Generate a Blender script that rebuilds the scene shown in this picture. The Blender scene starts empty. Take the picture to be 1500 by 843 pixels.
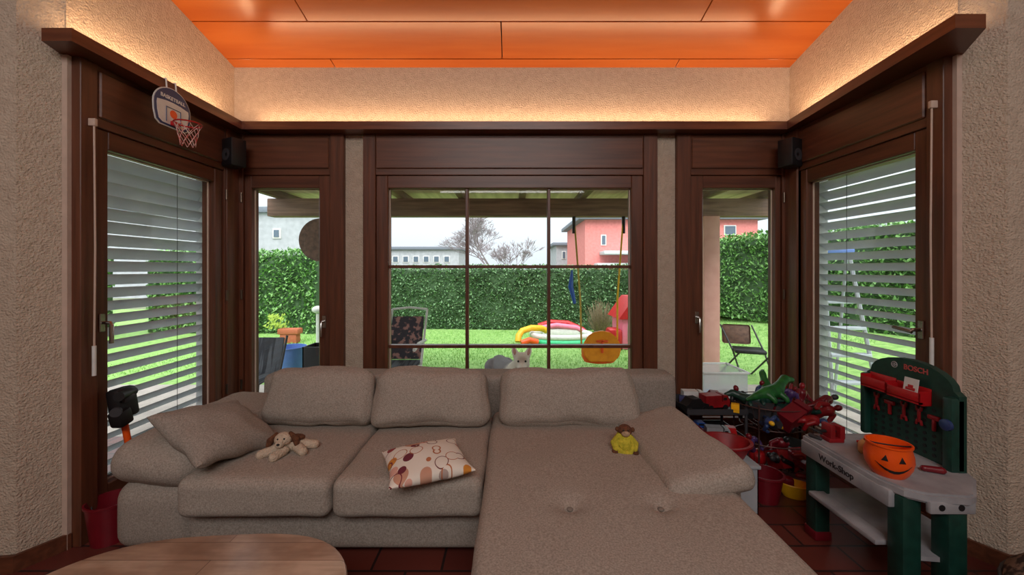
import bpy,bmesh,math,random
from mathutils import Vector,Matrix,noise,Euler
random.seed(7)
S=bpy.context.scene; C=S.collection
F=570.;H=1.28;HY=395.
R=math.radians
def P(px,py,Y): return Vector(((px-750)*Y/F,Y,H+(HY-py)*Y/F))
def lin(c): return tuple(((v/255)/12.92 if v/255<=.04045 else ((v/255+.055)/1.055)**2.4) for v in c)+(1,)
# ---------------------------------------------------------------- materials
def mat(name,col,rough=.6,col2=None,scale=20,stretch=(1,1,1),bump=0,bscale=None,metal=0,spec=.5,emit=0,coat=0,ramp=(.35,.65),bdist=.01,transl=0):
    m=bpy.data.materials.new(name); m.use_nodes=True; nt=m.node_tree; N=nt.nodes; L=nt.links
    b=N['Principled BSDF']; b.inputs['Roughness'].default_value=rough; b.inputs['Metallic'].default_value=metal
    b.inputs['Specular IOR Level'].default_value=spec; b.inputs['Coat Weight'].default_value=coat; b.inputs['Coat Roughness'].default_value=.2
    tc=N.new('ShaderNodeTexCoord'); mp=N.new('ShaderNodeMapping'); mp.inputs['Scale'].default_value=stretch
    L.new(tc.outputs['Object'],mp.inputs[0])
    nz=N.new('ShaderNodeTexNoise'); nz.inputs['Scale'].default_value=scale; nz.inputs['Detail'].default_value=5; L.new(mp.outputs[0],nz.inputs['Vector'])
    cr=N.new('ShaderNodeValToRGB'); c1=lin(col); c2=lin(col2) if col2 else tuple(v*.88 for v in c1[:3])+(1,)
    cr.color_ramp.elements[0].position=ramp[0]; cr.color_ramp.elements[1].position=ramp[1]
    cr.color_ramp.elements[0].color=c2; cr.color_ramp.elements[1].color=c1
    L.new(nz.outputs['Fac'],cr.inputs[0]); L.new(cr.outputs[0],b.inputs['Base Color'])
    if bump:
        n2=N.new('ShaderNodeTexNoise'); n2.inputs['Scale'].default_value=bscale or scale; n2.inputs['Detail'].default_value=3
        L.new(mp.outputs[0],n2.inputs['Vector']); bp=N.new('ShaderNodeBump'); bp.inputs['Strength'].default_value=bump; bp.inputs['Distance'].default_value=bdist
        L.new(n2.outputs['Fac'],bp.inputs['Height']); L.new(bp.outputs[0],b.inputs['Normal'])
    if transl:
        t=N.new('ShaderNodeBsdfTranslucent'); L.new(cr.outputs[0],t.inputs[0]); mx=N.new('ShaderNodeMixShader'); mx.inputs[0].default_value=transl
        L.new(b.outputs[0],mx.inputs[1]); L.new(t.outputs[0],mx.inputs[2]); L.new(mx.outputs[0],N['Material Output'].inputs[0])
    return m
WOOD=(108,62,41); WOOD2=(78,43,28)
Mwv=mat('wood_vertical_grain',WOOD,.4,WOOD2,40,(1,1,.06),.1,ramp=(.3,.7))
Mwx=mat('wood_grain_x',WOOD,.4,WOOD2,40,(.06,1,1),.1,ramp=(.3,.7))
Mwy=mat('wood_grain_y',WOOD,.4,WOOD2,40,(1,.06,1),.1,ramp=(.3,.7))
Mledge=mat('ledge_wood',(118,66,42),.35,(92,48,30),30,(.1,.1,1),.08)
Mplaster=mat('stippled_plaster',(200,182,164),.9,(189,170,152),30,bump=1.0,bscale=115,bdist=.011,spec=.2)
Mceil=mat('orange_ceiling_wood',(198,108,44),.24,(184,94,36),6,(.15,1.5,1),.02,coat=.25)
Mdark=mat('dark_gap',(40,18,10),.8)
Msofa=mat('taupe_sofa_fabric',(180,169,158),.95,(142,131,121),175,bump=.45,bscale=300,spec=.15,bdist=.0025,ramp=(.3,.7))
Msofa2=mat('grey_sofa_fabric',(170,160,150),.95,(134,124,115),175,bump=.45,bscale=300,spec=.15,bdist=.0025,ramp=(.3,.7))
Mbutton=mat('button_fabric',(130,120,110),.95)
Mblack=mat('black_plastic',(24,24,27),.45)
Mdgrey=mat('dark_grey_plastic',(58,58,62),.5)
Mgrey=mat('bench_grey_plastic',(166,166,170),.5,(142,142,147),12)
Mgreen=mat('dark_green_plastic',(22,64,54),.42,(17,52,44),30)
Mred=mat('red_plastic',(188,26,32),.38,(170,20,26),20)
Mtred=mat('toy_red',(150,22,30),.45,(126,15,22),20)
Mdred=mat('crimson_plastic',(116,16,30),.4)
Morange=mat('orange_plastic',(246,92,20),.35,(238,84,16),20)
Myellow=mat('yellow_plastic',(246,190,30),.4,(236,178,24),20)
Myor=mat('yellow_orange_plastic',(250,160,30),.4,(240,146,24),20)
Mblue=mat('blue_plastic',(40,92,190),.4)
Mlblue=mat('light_blue_plastic',(96,130,205),.45)
Mtoygreen=mat('toy_green',(40,116,50),.45,(24,82,36),25)
Mlgreen=mat('mint_inflatable',(70,215,150),.35)
Mwhite=mat('white_plastic',(228,228,226),.45)
Mclear=mat('cloudy_plastic',(180,184,188),.3,(160,166,172),8)
Mchrome=mat('chrome',(190,188,184),.25,metal=1)
Mpewter=mat('pewter_metal',(120,104,92),.35,metal=1)
Mslat=mat('blind_slat',(228,232,234),.35,(220,224,228),8,transl=.3)
Mrod=mat('off_white_rod',(205,180,165),.5)
Mplush=mat('beige_plush',(190,160,130),.98,(160,128,98),60,bump=.8,bscale=120)
Mplushw=mat('cream_plush',(214,196,174),.98,(192,172,150),60,bump=.8,bscale=120)
Mplushb=mat('brown_plush',(112,70,46),.98,(84,50,32),60,bump=.8,bscale=120)
Mplushy=mat('yellow_plush',(212,196,60),.98,(176,168,44),60,bump=.8,bscale=120)
Mhedge=mat('hedge_leaf',(118,156,106),.55,(88,126,84),9,ramp=(.3,.7))
Mhedge2=mat('hedge_leaf_bright',(134,182,104),.55,(98,146,80),9,ramp=(.3,.7))
Mcore=mat('hedge_dark',(74,102,68),.9,(58,84,54),14)
Mgrass=mat('lawn_grass',(150,190,108),.85,(116,160,82),14,bump=.4,bscale=90)
Mblade=mat('grass_blades',(162,202,116),.7,(124,172,88),6)
Mbark=mat('bark',(158,148,152),.9,(128,116,124),20)
Mpatio=mat('patio_stone',(176,168,160),.8,(154,146,140),6,bump=.3)
Mpergola=mat('pergola_wood',(150,116,100),.7,(112,84,72),25,(.08,1,1))
Mrafter=mat('rafter_wood',(140,114,92),.7,(104,82,64),20,(1,.08,1))
Mroofb=mat('pergola_boards',(214,202,176),.7,(180,166,140),12,(1,.08,1),transl=.2)
Mpinkw=mat('pink_render',(230,142,138),.85,(218,130,126),6)
Mpinkp=mat('pale_pink_pillar',(232,176,166),.85,(222,164,154),8)
Mconc=mat('grey_concrete',(184,188,194),.85,(166,170,176),3)
Mconc2=mat('pale_house_wall',(206,210,214),.85)
Mroofg=mat('grey_roof',(120,128,140),.7)
Mwing=mat('far_window',(96,112,128),.2)
Mstraw=mat('dry_twigs',(142,126,100),.9,(104,92,70),20)
Mterra=mat('terracotta',(178,98,68),.8)
Mrust=mat('rust_brown',(122,90,76),.7,(92,68,58),20)
Mwire=mat('wire_metal',(92,66,62),.4,metal=.4)
Msteel=mat('ladder_aluminium',(196,202,212),.4,metal=.3)
Mnavy=mat('navy_board',(40,62,110),.4)
Mpink=mat('pink_plastic',(240,130,160),.4)
Mpurple=mat('purple_plastic',(80,54,110),.4)
Mtan=mat('tan_toy',(188,140,86),.6)
Mnet=mat('red_white_cord',(206,70,60),.7,(236,220,215),40)
Mpat=mat('basket_weave_pattern',(150,134,118),.9,(60,52,50),28,ramp=(.45,.55))
Mstripe=mat('striped_garden_fabric',(88,92,100),.8,(44,46,54),26,(1,.1,.1),ramp=(.45,.55))
Mprint=mat('printed_chair_fabric',(170,126,120),.8,(58,54,64),16,ramp=(.52,.6))

def glassmat():
    m=bpy.data.materials.new('window_glass'); m.use_nodes=True; nt=m.node_tree; N=nt.nodes; L=nt.links
    N.remove(N['Principled BSDF']); t=N.new('ShaderNodeBsdfTransparent'); t.inputs[0].default_value=(.99,.995,.99,1)
    g=N.new('ShaderNodeBsdfGlossy'); g.inputs['Roughness'].default_value=.02
    mx=N.new('ShaderNodeMixShader'); mx.inputs[0].default_value=.022; L.new(t.outputs[0],mx.inputs[1]); L.new(g.outputs[0],mx.inputs[2])
    L.new(mx.outputs[0],N['Material Output'].inputs[0]); return m
Mglass=glassmat()
def clearmat():
    m=bpy.data.materials.new('translucent_box_plastic'); m.use_nodes=True; nt=m.node_tree; N=nt.nodes; L=nt.links
    b=N['Principled BSDF']; b.inputs['Base Color'].default_value=(.8,.84,.86,1); b.inputs['Roughness'].default_value=.3
    t=N.new('ShaderNodeBsdfTransparent'); mx=N.new('ShaderNodeMixShader'); mx.inputs[0].default_value=.4
    L.new(t.outputs[0],mx.inputs[1]); L.new(b.outputs[0],mx.inputs[2]); L.new(mx.outputs[0],N['Material Output'].inputs[0]); return m
Mtrans=clearmat()
def floormat():
    m=bpy.data.materials.new('terracotta_floor_tiles'); m.use_nodes=True; nt=m.node_tree; N=nt.nodes; L=nt.links
    b=N['Principled BSDF']; b.inputs['Roughness'].default_value=.34
    tc=N.new('ShaderNodeTexCoord'); mp=N.new('ShaderNodeMapping'); mp.inputs['Rotation'].default_value=(0,0,R(0)); L.new(tc.outputs['Object'],mp.inputs[0])
    br=N.new('ShaderNodeTexBrick'); br.offset=0.5; br.inputs['Scale'].default_value=1; br.inputs['Brick Width'].default_value=.3; br.inputs['Row Height'].default_value=.15
    br.inputs['Mortar Size'].default_value=.006; br.inputs['Color1'].default_value=lin((116,56,46)); br.inputs['Color2'].default_value=lin((90,42,36)); br.inputs['Mortar'].default_value=lin((52,36,34))
    L.new(mp.outputs[0],br.inputs[0]); L.new(br.outputs[0],b.inputs['Base Color'])
    bp=N.new('ShaderNodeBump'); bp.inputs['Strength'].default_value=.4; bp.invert=True; bp.inputs['Distance'].default_value=.004; L.new(br.outputs['Fac'],bp.inputs['Height']); L.new(bp.outputs[0],b.inputs['Normal'])
    return m
Mfloor=floormat()
def tablemat():
    m=bpy.data.materials.new('butcher_block_wood'); m.use_nodes=True; nt=m.node_tree; N=nt.nodes; L=nt.links
    b=N['Principled BSDF']; b.inputs['Roughness'].default_value=.4; b.inputs['Coat Weight'].default_value=.3; b.inputs['Coat Roughness'].default_value=.25
    tc=N.new('ShaderNodeTexCoord'); br=N.new('ShaderNodeTexBrick'); br.offset=.5; br.inputs['Scale'].default_value=1; br.inputs['Brick Width'].default_value=.9; br.inputs['Row Height'].default_value=.075
    br.inputs['Mortar Size'].default_value=.0012; br.inputs['Color1'].default_value=lin((212,184,160)); br.inputs['Color2'].default_value=lin((188,154,128)); br.inputs['Mortar'].default_value=lin((124,88,66))
    L.new(tc.outputs['Object'],br.inputs[0])
    def mul(prev,sc,st,p0,p1,dark,f):
        mp=N.new('ShaderNodeMapping'); mp.inputs['Scale'].default_value=st; L.new(tc.outputs['Object'],mp.inputs[0])
        nz=N.new('ShaderNodeTexNoise'); nz.inputs['Scale'].default_value=sc; nz.inputs['Detail'].default_value=6; L.new(mp.outputs[0],nz.inputs['Vector'])
        mx=N.new('ShaderNodeMix'); mx.data_type='RGBA'; mx.blend_type='MULTIPLY'; mx.inputs[0].default_value=f
        cr=N.new('ShaderNodeValToRGB'); cr.color_ramp.elements[0].position=p0; cr.color_ramp.elements[0].color=dark; cr.color_ramp.elements[1].position=p1; cr.color_ramp.elements[1].color=(1,1,1,1)
        L.new(nz.outputs['Fac'],cr.inputs[0]); L.new(prev,mx.inputs[6]); L.new(cr.outputs[0],mx.inputs[7]); return mx.outputs[2]
    o=mul(br.outputs[0],45,(.12,1,1),.35,.6,(.5,.42,.36,1),.5)
    o=mul(o,9,(.7,1,1),.40,.60,(.6,.5,.44,1),.75)  # broad mottling paints pale glare patches into the wood colour
    L.new(o,b.inputs['Base Color']); return m
Mtable=tablemat()
def flowermat():
    m=bpy.data.materials.new('leaf_print_fabric'); m.use_nodes=True; nt=m.node_tree; N=nt.nodes; L=nt.links
    b=N['Principled BSDF']; b.inputs['Roughness'].default_value=.9
    tc=N.new('ShaderNodeTexCoord')
    def layer(scale,off,thr,cols,prev,soft=.01,ring=False):
        mp=N.new('ShaderNodeMapping'); mp.inputs['Location'].default_value=off; mp.inputs['Scale'].default_value=(1,.75,0.01); L.new(tc.outputs['Object'],mp.inputs[0])
        v=N.new('ShaderNodeTexVoronoi'); v.inputs['Scale'].default_value=scale; L.new(mp.outputs[0],v.inputs['Vector'])
        cr=N.new('ShaderNodeValToRGB'); e=cr.color_ramp; e.interpolation='CONSTANT'
        if ring:
            e.elements[0].color=(0,0,0,1); e.elements[1].position=thr-.05; e.elements[1].color=(1,1,1,1); k=e.elements.new(thr); k.color=(0,0,0,1)
        else:
            e.elements[0].color=(1,1,1,1); e.elements[1].position=thr; e.elements[1].color=(0,0,0,1)
        L.new(v.outputs['Distance'],cr.inputs[0])
        sp=N.new('ShaderNodeSeparateColor'); L.new(v.outputs['Color'],sp.inputs[0])
        c2=N.new('ShaderNodeValToRGB'); c2.color_ramp.interpolation='CONSTANT'
        c2.color_ramp.elements[0].color=lin(cols[0]); c2.color_ramp.elements[1].color=lin(cols[-1]); c2.color_ramp.elements[1].position=.75
        for i,cc in enumerate(cols[1:-1]):
            k=c2.color_ramp.elements.new((i+1)/len(cols)); k.color=lin(cc)
        L.new(sp.outputs[0],c2.inputs[0])
        mx=N.new('ShaderNodeMix'); mx.data_type='RGBA'; L.new(cr.outputs[0],mx.inputs[0])
        if prev is None: mx.inputs[6].default_value=lin((232,224,212))
        else: L.new(prev,mx.inputs[6])
        L.new(c2.outputs[0],mx.inputs[7]); return mx.outputs[2]
    o=layer(9,(0,0,0),.40,[(224,214,204),(200,150,126),(232,222,212),(176,158,150)],None)
    o=layer(13,(3,1,0),.27,[(112,40,56),(206,134,50),(220,166,150),(150,60,66)],o)
    o=layer(15,(7,2,0),.42,[(120,70,66),(180,112,74),(120,40,54)],o,ring=True)
    L.new(o,b.inputs['Base Color']); return m
Mflower=flowermat()
def dogmat():
    m=bpy.data.materials.new('dog_fur'); m.use_nodes=True; nt=m.node_tree; N=nt.nodes; L=nt.links
    b=N['Principled BSDF']; b.inputs['Roughness'].default_value=.9
    tc=N.new('ShaderNodeTexCoord'); sp=N.new('ShaderNodeSeparateXYZ'); L.new(tc.outputs['Object'],sp.inputs[0])
    nz=N.new('ShaderNodeTexNoise'); nz.inputs['Scale'].default_value=60; L.new(tc.outputs['Object'],nz.inputs['Vector'])
    ma=N.new('ShaderNodeMath'); ma.operation='MULTIPLY_ADD'; ma.inputs[1].default_value=.12; L.new(nz.outputs['Fac'],ma.inputs[0]); L.new(sp.outputs[1],ma.inputs[2])
    cr=N.new('ShaderNodeValToRGB'); cr.color_ramp.elements[0].position=.02; cr.color_ramp.elements[0].color=lin((240,232,222)); cr.color_ramp.elements[1].position=.12; cr.color_ramp.elements[1].color=lin((140,136,142))
    L.new(ma.outputs[0],cr.inputs[0]); L.new(cr.outputs[0],b.inputs['Base Color']); return m
Mdog=dogmat()
Mear=mat('inner_ear',(206,158,148),.9)

# ---------------------------------------------------------------- mesh helpers
def bx(bm,x0,x1,y0,y1,z0,z1,bev=0,seg=2):
    x0,x1=min(x0,x1),max(x0,x1); y0,y1=min(y0,y1),max(y0,y1)
    M=Matrix.Translation(((x0+x1)/2,(y0+y1)/2,(z0+z1)/2))@Matrix.Diagonal((x1-x0,y1-y0,z1-z0,1))
    v=bmesh.ops.create_cube(bm,size=1,matrix=M)['verts']
    if bev: bmesh.ops.bevel(bm,geom=list({e for q in v for e in q.link_edges}),offset=bev,segments=seg,affect='EDGES',profile=.5)
def eul(r): return Euler(r).to_matrix().to_4x4()
def app(bm,t,M):
    bmesh.ops.transform(t,matrix=M,verts=t.verts); me=bpy.data.meshes.new('tmp'); t.to_mesh(me); bm.from_mesh(me); bpy.data.meshes.remove(me); t.free()
def rb(bm,c,s,rot=(0,0,0),bev=0,seg=2):
    t=bmesh.new(); bx(t,-s[0]/2,s[0]/2,-s[1]/2,s[1]/2,-s[2]/2,s[2]/2,bev,seg)
    app(bm,t,Matrix.Translation(c)@eul(rot))
def frame(d):
    d=d.normalized(); a=Vector((0,0,1)) if abs(d.z)<.9 else Vector((1,0,0)); u=d.cross(a).normalized(); return u,d.cross(u).normalized()
def tube(bm,pts,r,n=8,closed=False,radii=None):
    pts=[Vector(p) for p in pts]; m=len(pts); rings=[]; u=None
    for i,p in enumerate(pts):
        if closed: d=pts[(i+1)%m]-pts[i-1]
        else: d=pts[min(i+1,m-1)]-pts[max(i-1,0)]
        if d.length<1e-9: d=Vector((0,0,1))
        d.normalize()
        if u is None: u,w=frame(d)
        else:
            u=(u-d*u.dot(d)); u=u.normalized() if u.length>1e-6 else frame(d)[0]; w=d.cross(u)
        rr=radii[i] if radii else r
        rings.append([bm.verts.new(p+(u*math.cos(2*math.pi*k/n)+w*math.sin(2*math.pi*k/n))*rr) for k in range(n)])
    for i in range(m if closed else m-1):
        a,b=rings[i],rings[(i+1)%m]
        for k in range(n): bm.faces.new((a[k],a[(k+1)%n],b[(k+1)%n],b[k]))
    if not closed: bm.faces.new(rings[0][::-1]); bm.faces.new(rings[-1])
def cyl(bm,a,b,r,r2=None,n=16): tube(bm,[a,b],r,n,radii=[r,r if r2 is None else r2])
def lathe(bm,prof,c,n=32,M=None,sx=1,sy=1,cap=True):
    c=Vector(c); rings=[]
    for r,z in prof:
        ring=[]
        for k in range(n):
            a=2*math.pi*k/n; p=Vector((r*math.cos(a)*sx,r*math.sin(a)*sy,z)); p=(M@p if M else p)+c; ring.append(bm.verts.new(p))
        rings.append(ring)
    for a,b in zip(rings,rings[1:]):
        for k in range(n): bm.faces.new((a[k],a[(k+1)%n],b[(k+1)%n],b[k]))
    if cap: bm.faces.new(rings[0][::-1]); bm.faces.new(rings[-1])
def prism(bm,pts,z0,z1,M=None):
    a=[Vector((x,y,z0)) for x,y in pts]; b=[Vector((x,y,z1)) for x,y in pts]
    if M: a=[M@p for p in a]; b=[M@p for p in b]
    A=[bm.verts.new(p) for p in a]; B=[bm.verts.new(p) for p in b]; n=len(pts)
    bm.faces.new(A[::-1]); bm.faces.new(B)
    for k in range(n): bm.faces.new((A[k],A[(k+1)%n],B[(k+1)%n],B[k]))
def blob(bm,c,s,rot=(0,0,0),n=16):
    M=Matrix.Translation(c)@eul(rot)@Matrix.Diagonal((s[0],s[1],s[2],1)); bmesh.ops.create_uvsphere(bm,u_segments=n,v_segments=max(6,n//2+2),radius=1,matrix=M)
def limb(bm,pts,radii,n=12):
    pts=[Vector(p) for p in pts]
    for i,p in enumerate(pts):
        blob(bm,p,(radii[i],)*3,n=n)
        if i: cyl(bm,pts[i-1],p,radii[i-1],radii[i],n)
def softbox(bm,c,s,r,rot=(0,0,0),puff=(0,0,0),n=16,wr=0,wf=6,seed=0,post=None,sag=0):
    hx,hy,hz=s[0]/2,s[1]/2,s[2]/2; r=min(r,hx,hy,hz)*.999; M=Matrix.Translation(c)@eul(rot); V={}
    g=[math.sin((-1+2*i/n)*math.pi/2) for i in range(n+1)]
    def vert(i,j,k):
        if (i,j,k) in V: return V[(i,j,k)]
        gx,gy,gz=g[i],g[j],g[k]; p=Vector((gx*hx,gy*hy,gz*hz))
        q=Vector((max(-hx+r,min(hx-r,p.x)),max(-hy+r,min(hy-r,p.y)),max(-hz+r,min(hz-r,p.z)))); d=p-q
        if d.length>1e-9: p=q+d.normalized()*r
        p.x+=puff[0]*gx*(1-gy*gy)*(1-gz*gz); p.y+=puff[1]*gy*(1-gx*gx)*(1-gz*gz); p.z+=puff[2]*gz*(1-gx*gx)*(1-gy*gy)
        if sag:
            p.z-=sag*max(0,gz)*(.35*math.cos(gx*2.2+seed)+.65*abs(gx)**3); p.x*=1+.04*(-gz)
        if wr: p+=noise.noise_vector(p*wf+Vector((seed,seed*2.3,1)))*wr+noise.noise_vector(p*wf*3.1+Vector((seed,1,seed)))*wr*.3
        p=M@p
        if post: p=post(p)
        V[(i,j,k)]=bm.verts.new(p); return V[(i,j,k)]
    R_=range(n)
    for a in R_:
        for b in R_:
            for q in (0,n):
                bm.faces.new((vert(a,b,q),vert(a+1,b,q),vert(a+1,b+1,q),vert(a,b+1,q)))
                bm.faces.new((vert(a,q,b),vert(a+1,q,b),vert(a+1,q,b+1),vert(a,q,b+1)))
                bm.faces.new((vert(q,a,b),vert(q,a+1,b),vert(q,a+1,b+1),vert(q,a,b+1)))
def pillow(bm,w,d,h,M,n=22,wr=.006,seed=0,pinch=.08):
    g=[math.sin((-1+2*i/n)*math.pi/2) for i in range(n+1)]; V={}
    def vert(i,j,s):
        edge=i in(0,n) or j in(0,n); k=(i,j,0 if edge else s)
        if k in V: return V[k]
        u,v=g[i],g[j]; x=w/2*u*(1-pinch*(1-v*v)); y=d/2*v*(1-pinch*(1-u*u))
        z=0 if edge else s*h/2*((1-u*u)*(1-v*v))**.42
        p=Vector((x,y,z)); p+=noise.noise_vector(p*9+Vector((seed,0,seed)))*wr*(1 if not edge else .5)
        V[k]=bm.verts.new(M@p); return V[k]
    for i in range(n):
        for j in range(n):
            for s in (1,-1): bm.faces.new((vert(i,j,s),vert(i+1,j,s),vert(i+1,j+1,s),vert(i,j+1,s)))
LOCAL=set()
def root_of(o):
    while o.parent: o=o.parent
    return o
def tag(o,label=None,cat=None,group=None,kind=None):
    if label: o['label']=label
    if cat: o['category']=cat
    if group: o['group']=group
    if kind: o['kind']=kind
    return o
def obj(name,bm,m,parent=None,label=None,cat=None,group=None,kind=None,remesh=0,sharp=35,smooth_it=0,m2=None):
    me=bpy.data.meshes.new(name); bmesh.ops.recalc_face_normals(bm,faces=bm.faces)
    o=bpy.data.objects.new(name,me); C.objects.link(o)
    if parent:
        r=root_of(parent)
        if r.name not in LOCAL: bmesh.ops.translate(bm,vec=-r.location,verts=bm.verts)
        o.parent=parent
    elif kind!='structure':
        xs=[v.co for v in bm.verts]; lo=[min(v[i] for v in xs) for i in range(3)]; hi=[max(v[i] for v in xs) for i in range(3)]
        c=Vector(((lo[0]+hi[0])/2,(lo[1]+hi[1])/2,lo[2])); bmesh.ops.translate(bm,vec=-c,verts=bm.verts); o.location=c
    bm.to_mesh(me); bm.free(); me.materials.append(m)
    if m2: me.materials.append(m2)
    me.polygons.foreach_set('use_smooth',[True]*len(me.polygons))
    if not remesh: me.set_sharp_from_angle(angle=R(sharp))
    if remesh:
        q=o.modifiers.new('r','REMESH'); q.mode='VOXEL'; q.voxel_size=remesh; q.use_smooth_shade=True
        if smooth_it: q=o.modifiers.new('s','SMOOTH'); q.iterations=smooth_it; q.factor=.5
    return tag(o,label,cat,group,kind)
def raw(name,verts,faces,m,parent=None,**k):
    bm=bmesh.new(); me=bpy.data.meshes.new('t'); me.from_pydata(verts,[],faces); bm.from_mesh(me); bpy.data.meshes.remove(me)
    return obj(name,bm,m,parent,**k)
def thing(name,label,cat,loc=(0,0,0),rot=(0,0,0),group=None,local=False,kind=None):
    o=bpy.data.objects.new(name,None); C.objects.link(o); o.location=loc; o.rotation_euler=rot; o.empty_display_size=.1
    if local: LOCAL.add(o.name)
    return tag(o,label,cat,group,kind)
def text(name,body,size,org,xa,ya,m,parent,ext=.0008,off=0):
    cu=bpy.data.curves.new(name,'FONT'); cu.body=body; cu.size=size; cu.extrude=ext; cu.offset=off; cu.align_x='CENTER'; cu.align_y='CENTER'
    o=bpy.data.objects.new('t',cu); C.objects.link(o); bpy.context.view_layer.update(); dg=bpy.context.evaluated_depsgraph_get()
    me=bpy.data.meshes.new_from_object(o.evaluated_get(dg)); bpy.data.objects.remove(o)
    xa=Vector(xa).normalized(); ya=Vector(ya).normalized(); na=xa.cross(ya); M=Matrix((xa,ya,na)).transposed().to_4x4(); M.translation=Vector(org)
    me.transform(M); bm=bmesh.new(); bm.from_mesh(me); bpy.data.meshes.remove(me); return obj(name,bm,m,parent)

# ================================================================ ROOM SHELL
W=2.03; DB=2.86
bm=bmesh.new(); bx(bm,-3.3,3.3,-2.6,2.98,-.1,0); obj('floor',bm,Mfloor,kind='structure')
bm=bmesh.new(); sl=.24
def cz(y): return 2.765+sl*(DB-y)
for k in range(-17,2):
    y1=2.78+.305*k+.305; y0=y1-.305
    off=-1.3 if k%2==0 else -.07
    xs=[-3.4]+[off+2.5*n for n in range(-2,3) if -3.4<off+2.5*n<3.4]+[3.4]
    for a,b in zip(xs,xs[1:]):
        t=bmesh.new(); bx(t,a+.003,b-.003,y0+.003,y1-.003,0,.02,.002,1)
        for v in t.verts: v.co.z+=cz(v.co.y)
        app(bm,t,Matrix.Identity(4))
obj('ceiling',bm,Mceil,kind='structure')
bm=bmesh.new(); t=bmesh.new(); bx(t,-3.4,3.4,-2.6,3.2,.022,.08)
for v in t.verts: v.co.z+=cz(v.co.y)
app(bm,t,Matrix.Identity(4)); obj('trim_6',bm,Mdark,kind='structure')
bm=bmesh.new()
bx(bm,-2.2,2.2,DB,3.02,2.24,2.9); bx(bm,-1.225,-1.075,DB-.01,3.02,0,2.27); bx(bm,1.05,1.2,DB-.01,3.02,0,2.27); bx(bm,-1.08,1.06,DB,3.02,0,.44)
obj('wall_back',bm,Mplaster,kind='structure')
bm=bmesh.new(); bx(bm,-3.35,3.35,-2.75,-2.6,-.1,4.3); obj('wall_front',bm,Mplaster,kind='structure')
for s,nm in ((-1,'left'),(1,'right')):
    bm=bmesh.new(); bx(bm,s*2.04,s*2.2,1.78,3.02,2.24,3.3)
    prism(bm,[(s*2.04,1.79),(s*2.115,1.66),(s*3.2,1.5),(s*3.2,-2.6),(s*3.35,-2.6),(s*3.35,1.79)],0,4.2)
    obj('wall_'+nm,bm,Mplaster,kind='structure')
    bm=bmesh.new(); prism(bm,[(s*2.035,1.785),(s*2.11,1.652),(s*3.2,1.49),(s*3.2,1.475),(s*2.1,1.637),(s*2.02,1.785)],0,.07)
    obj('baseboard_'+nm,bm,Mwx,kind='structure')
bm=bmesh.new()
prism(bm,[(-2.06,2.9),(-2.06,1.78),(-2.02,1.67),(-1.89,1.67),(-1.89,2.72),(-1.87,2.72),(-1.87,2.9)],2.262,2.318)
prism(bm,[(-1.9,2.9),(-1.9,2.722),(1.94,2.722),(1.94,2.9)],2.262,2.318)
prism(bm,[(2.06,2.9),(2.06,1.78),(1.925,1.58),(1.80,1.58),(1.925,2.72),(1.9,2.9)],2.261,2.319)
obj('trim_1',bm,Mledge,kind='structure')
for i,s in enumerate((-1,1)):
    bm=bmesh.new(); bx(bm,s*1.975,s*2.1,2.7,2.9,0,2.262,.004); obj('trim_%d'%(i+2),bm,Mwv,kind='structure')
    bm=bmesh.new(); bx(bm,s*2.026,s*2.05,1.772,1.79,.0,2.26); obj('trim_%d'%(i+4),bm,Mrod,kind='structure')

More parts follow.
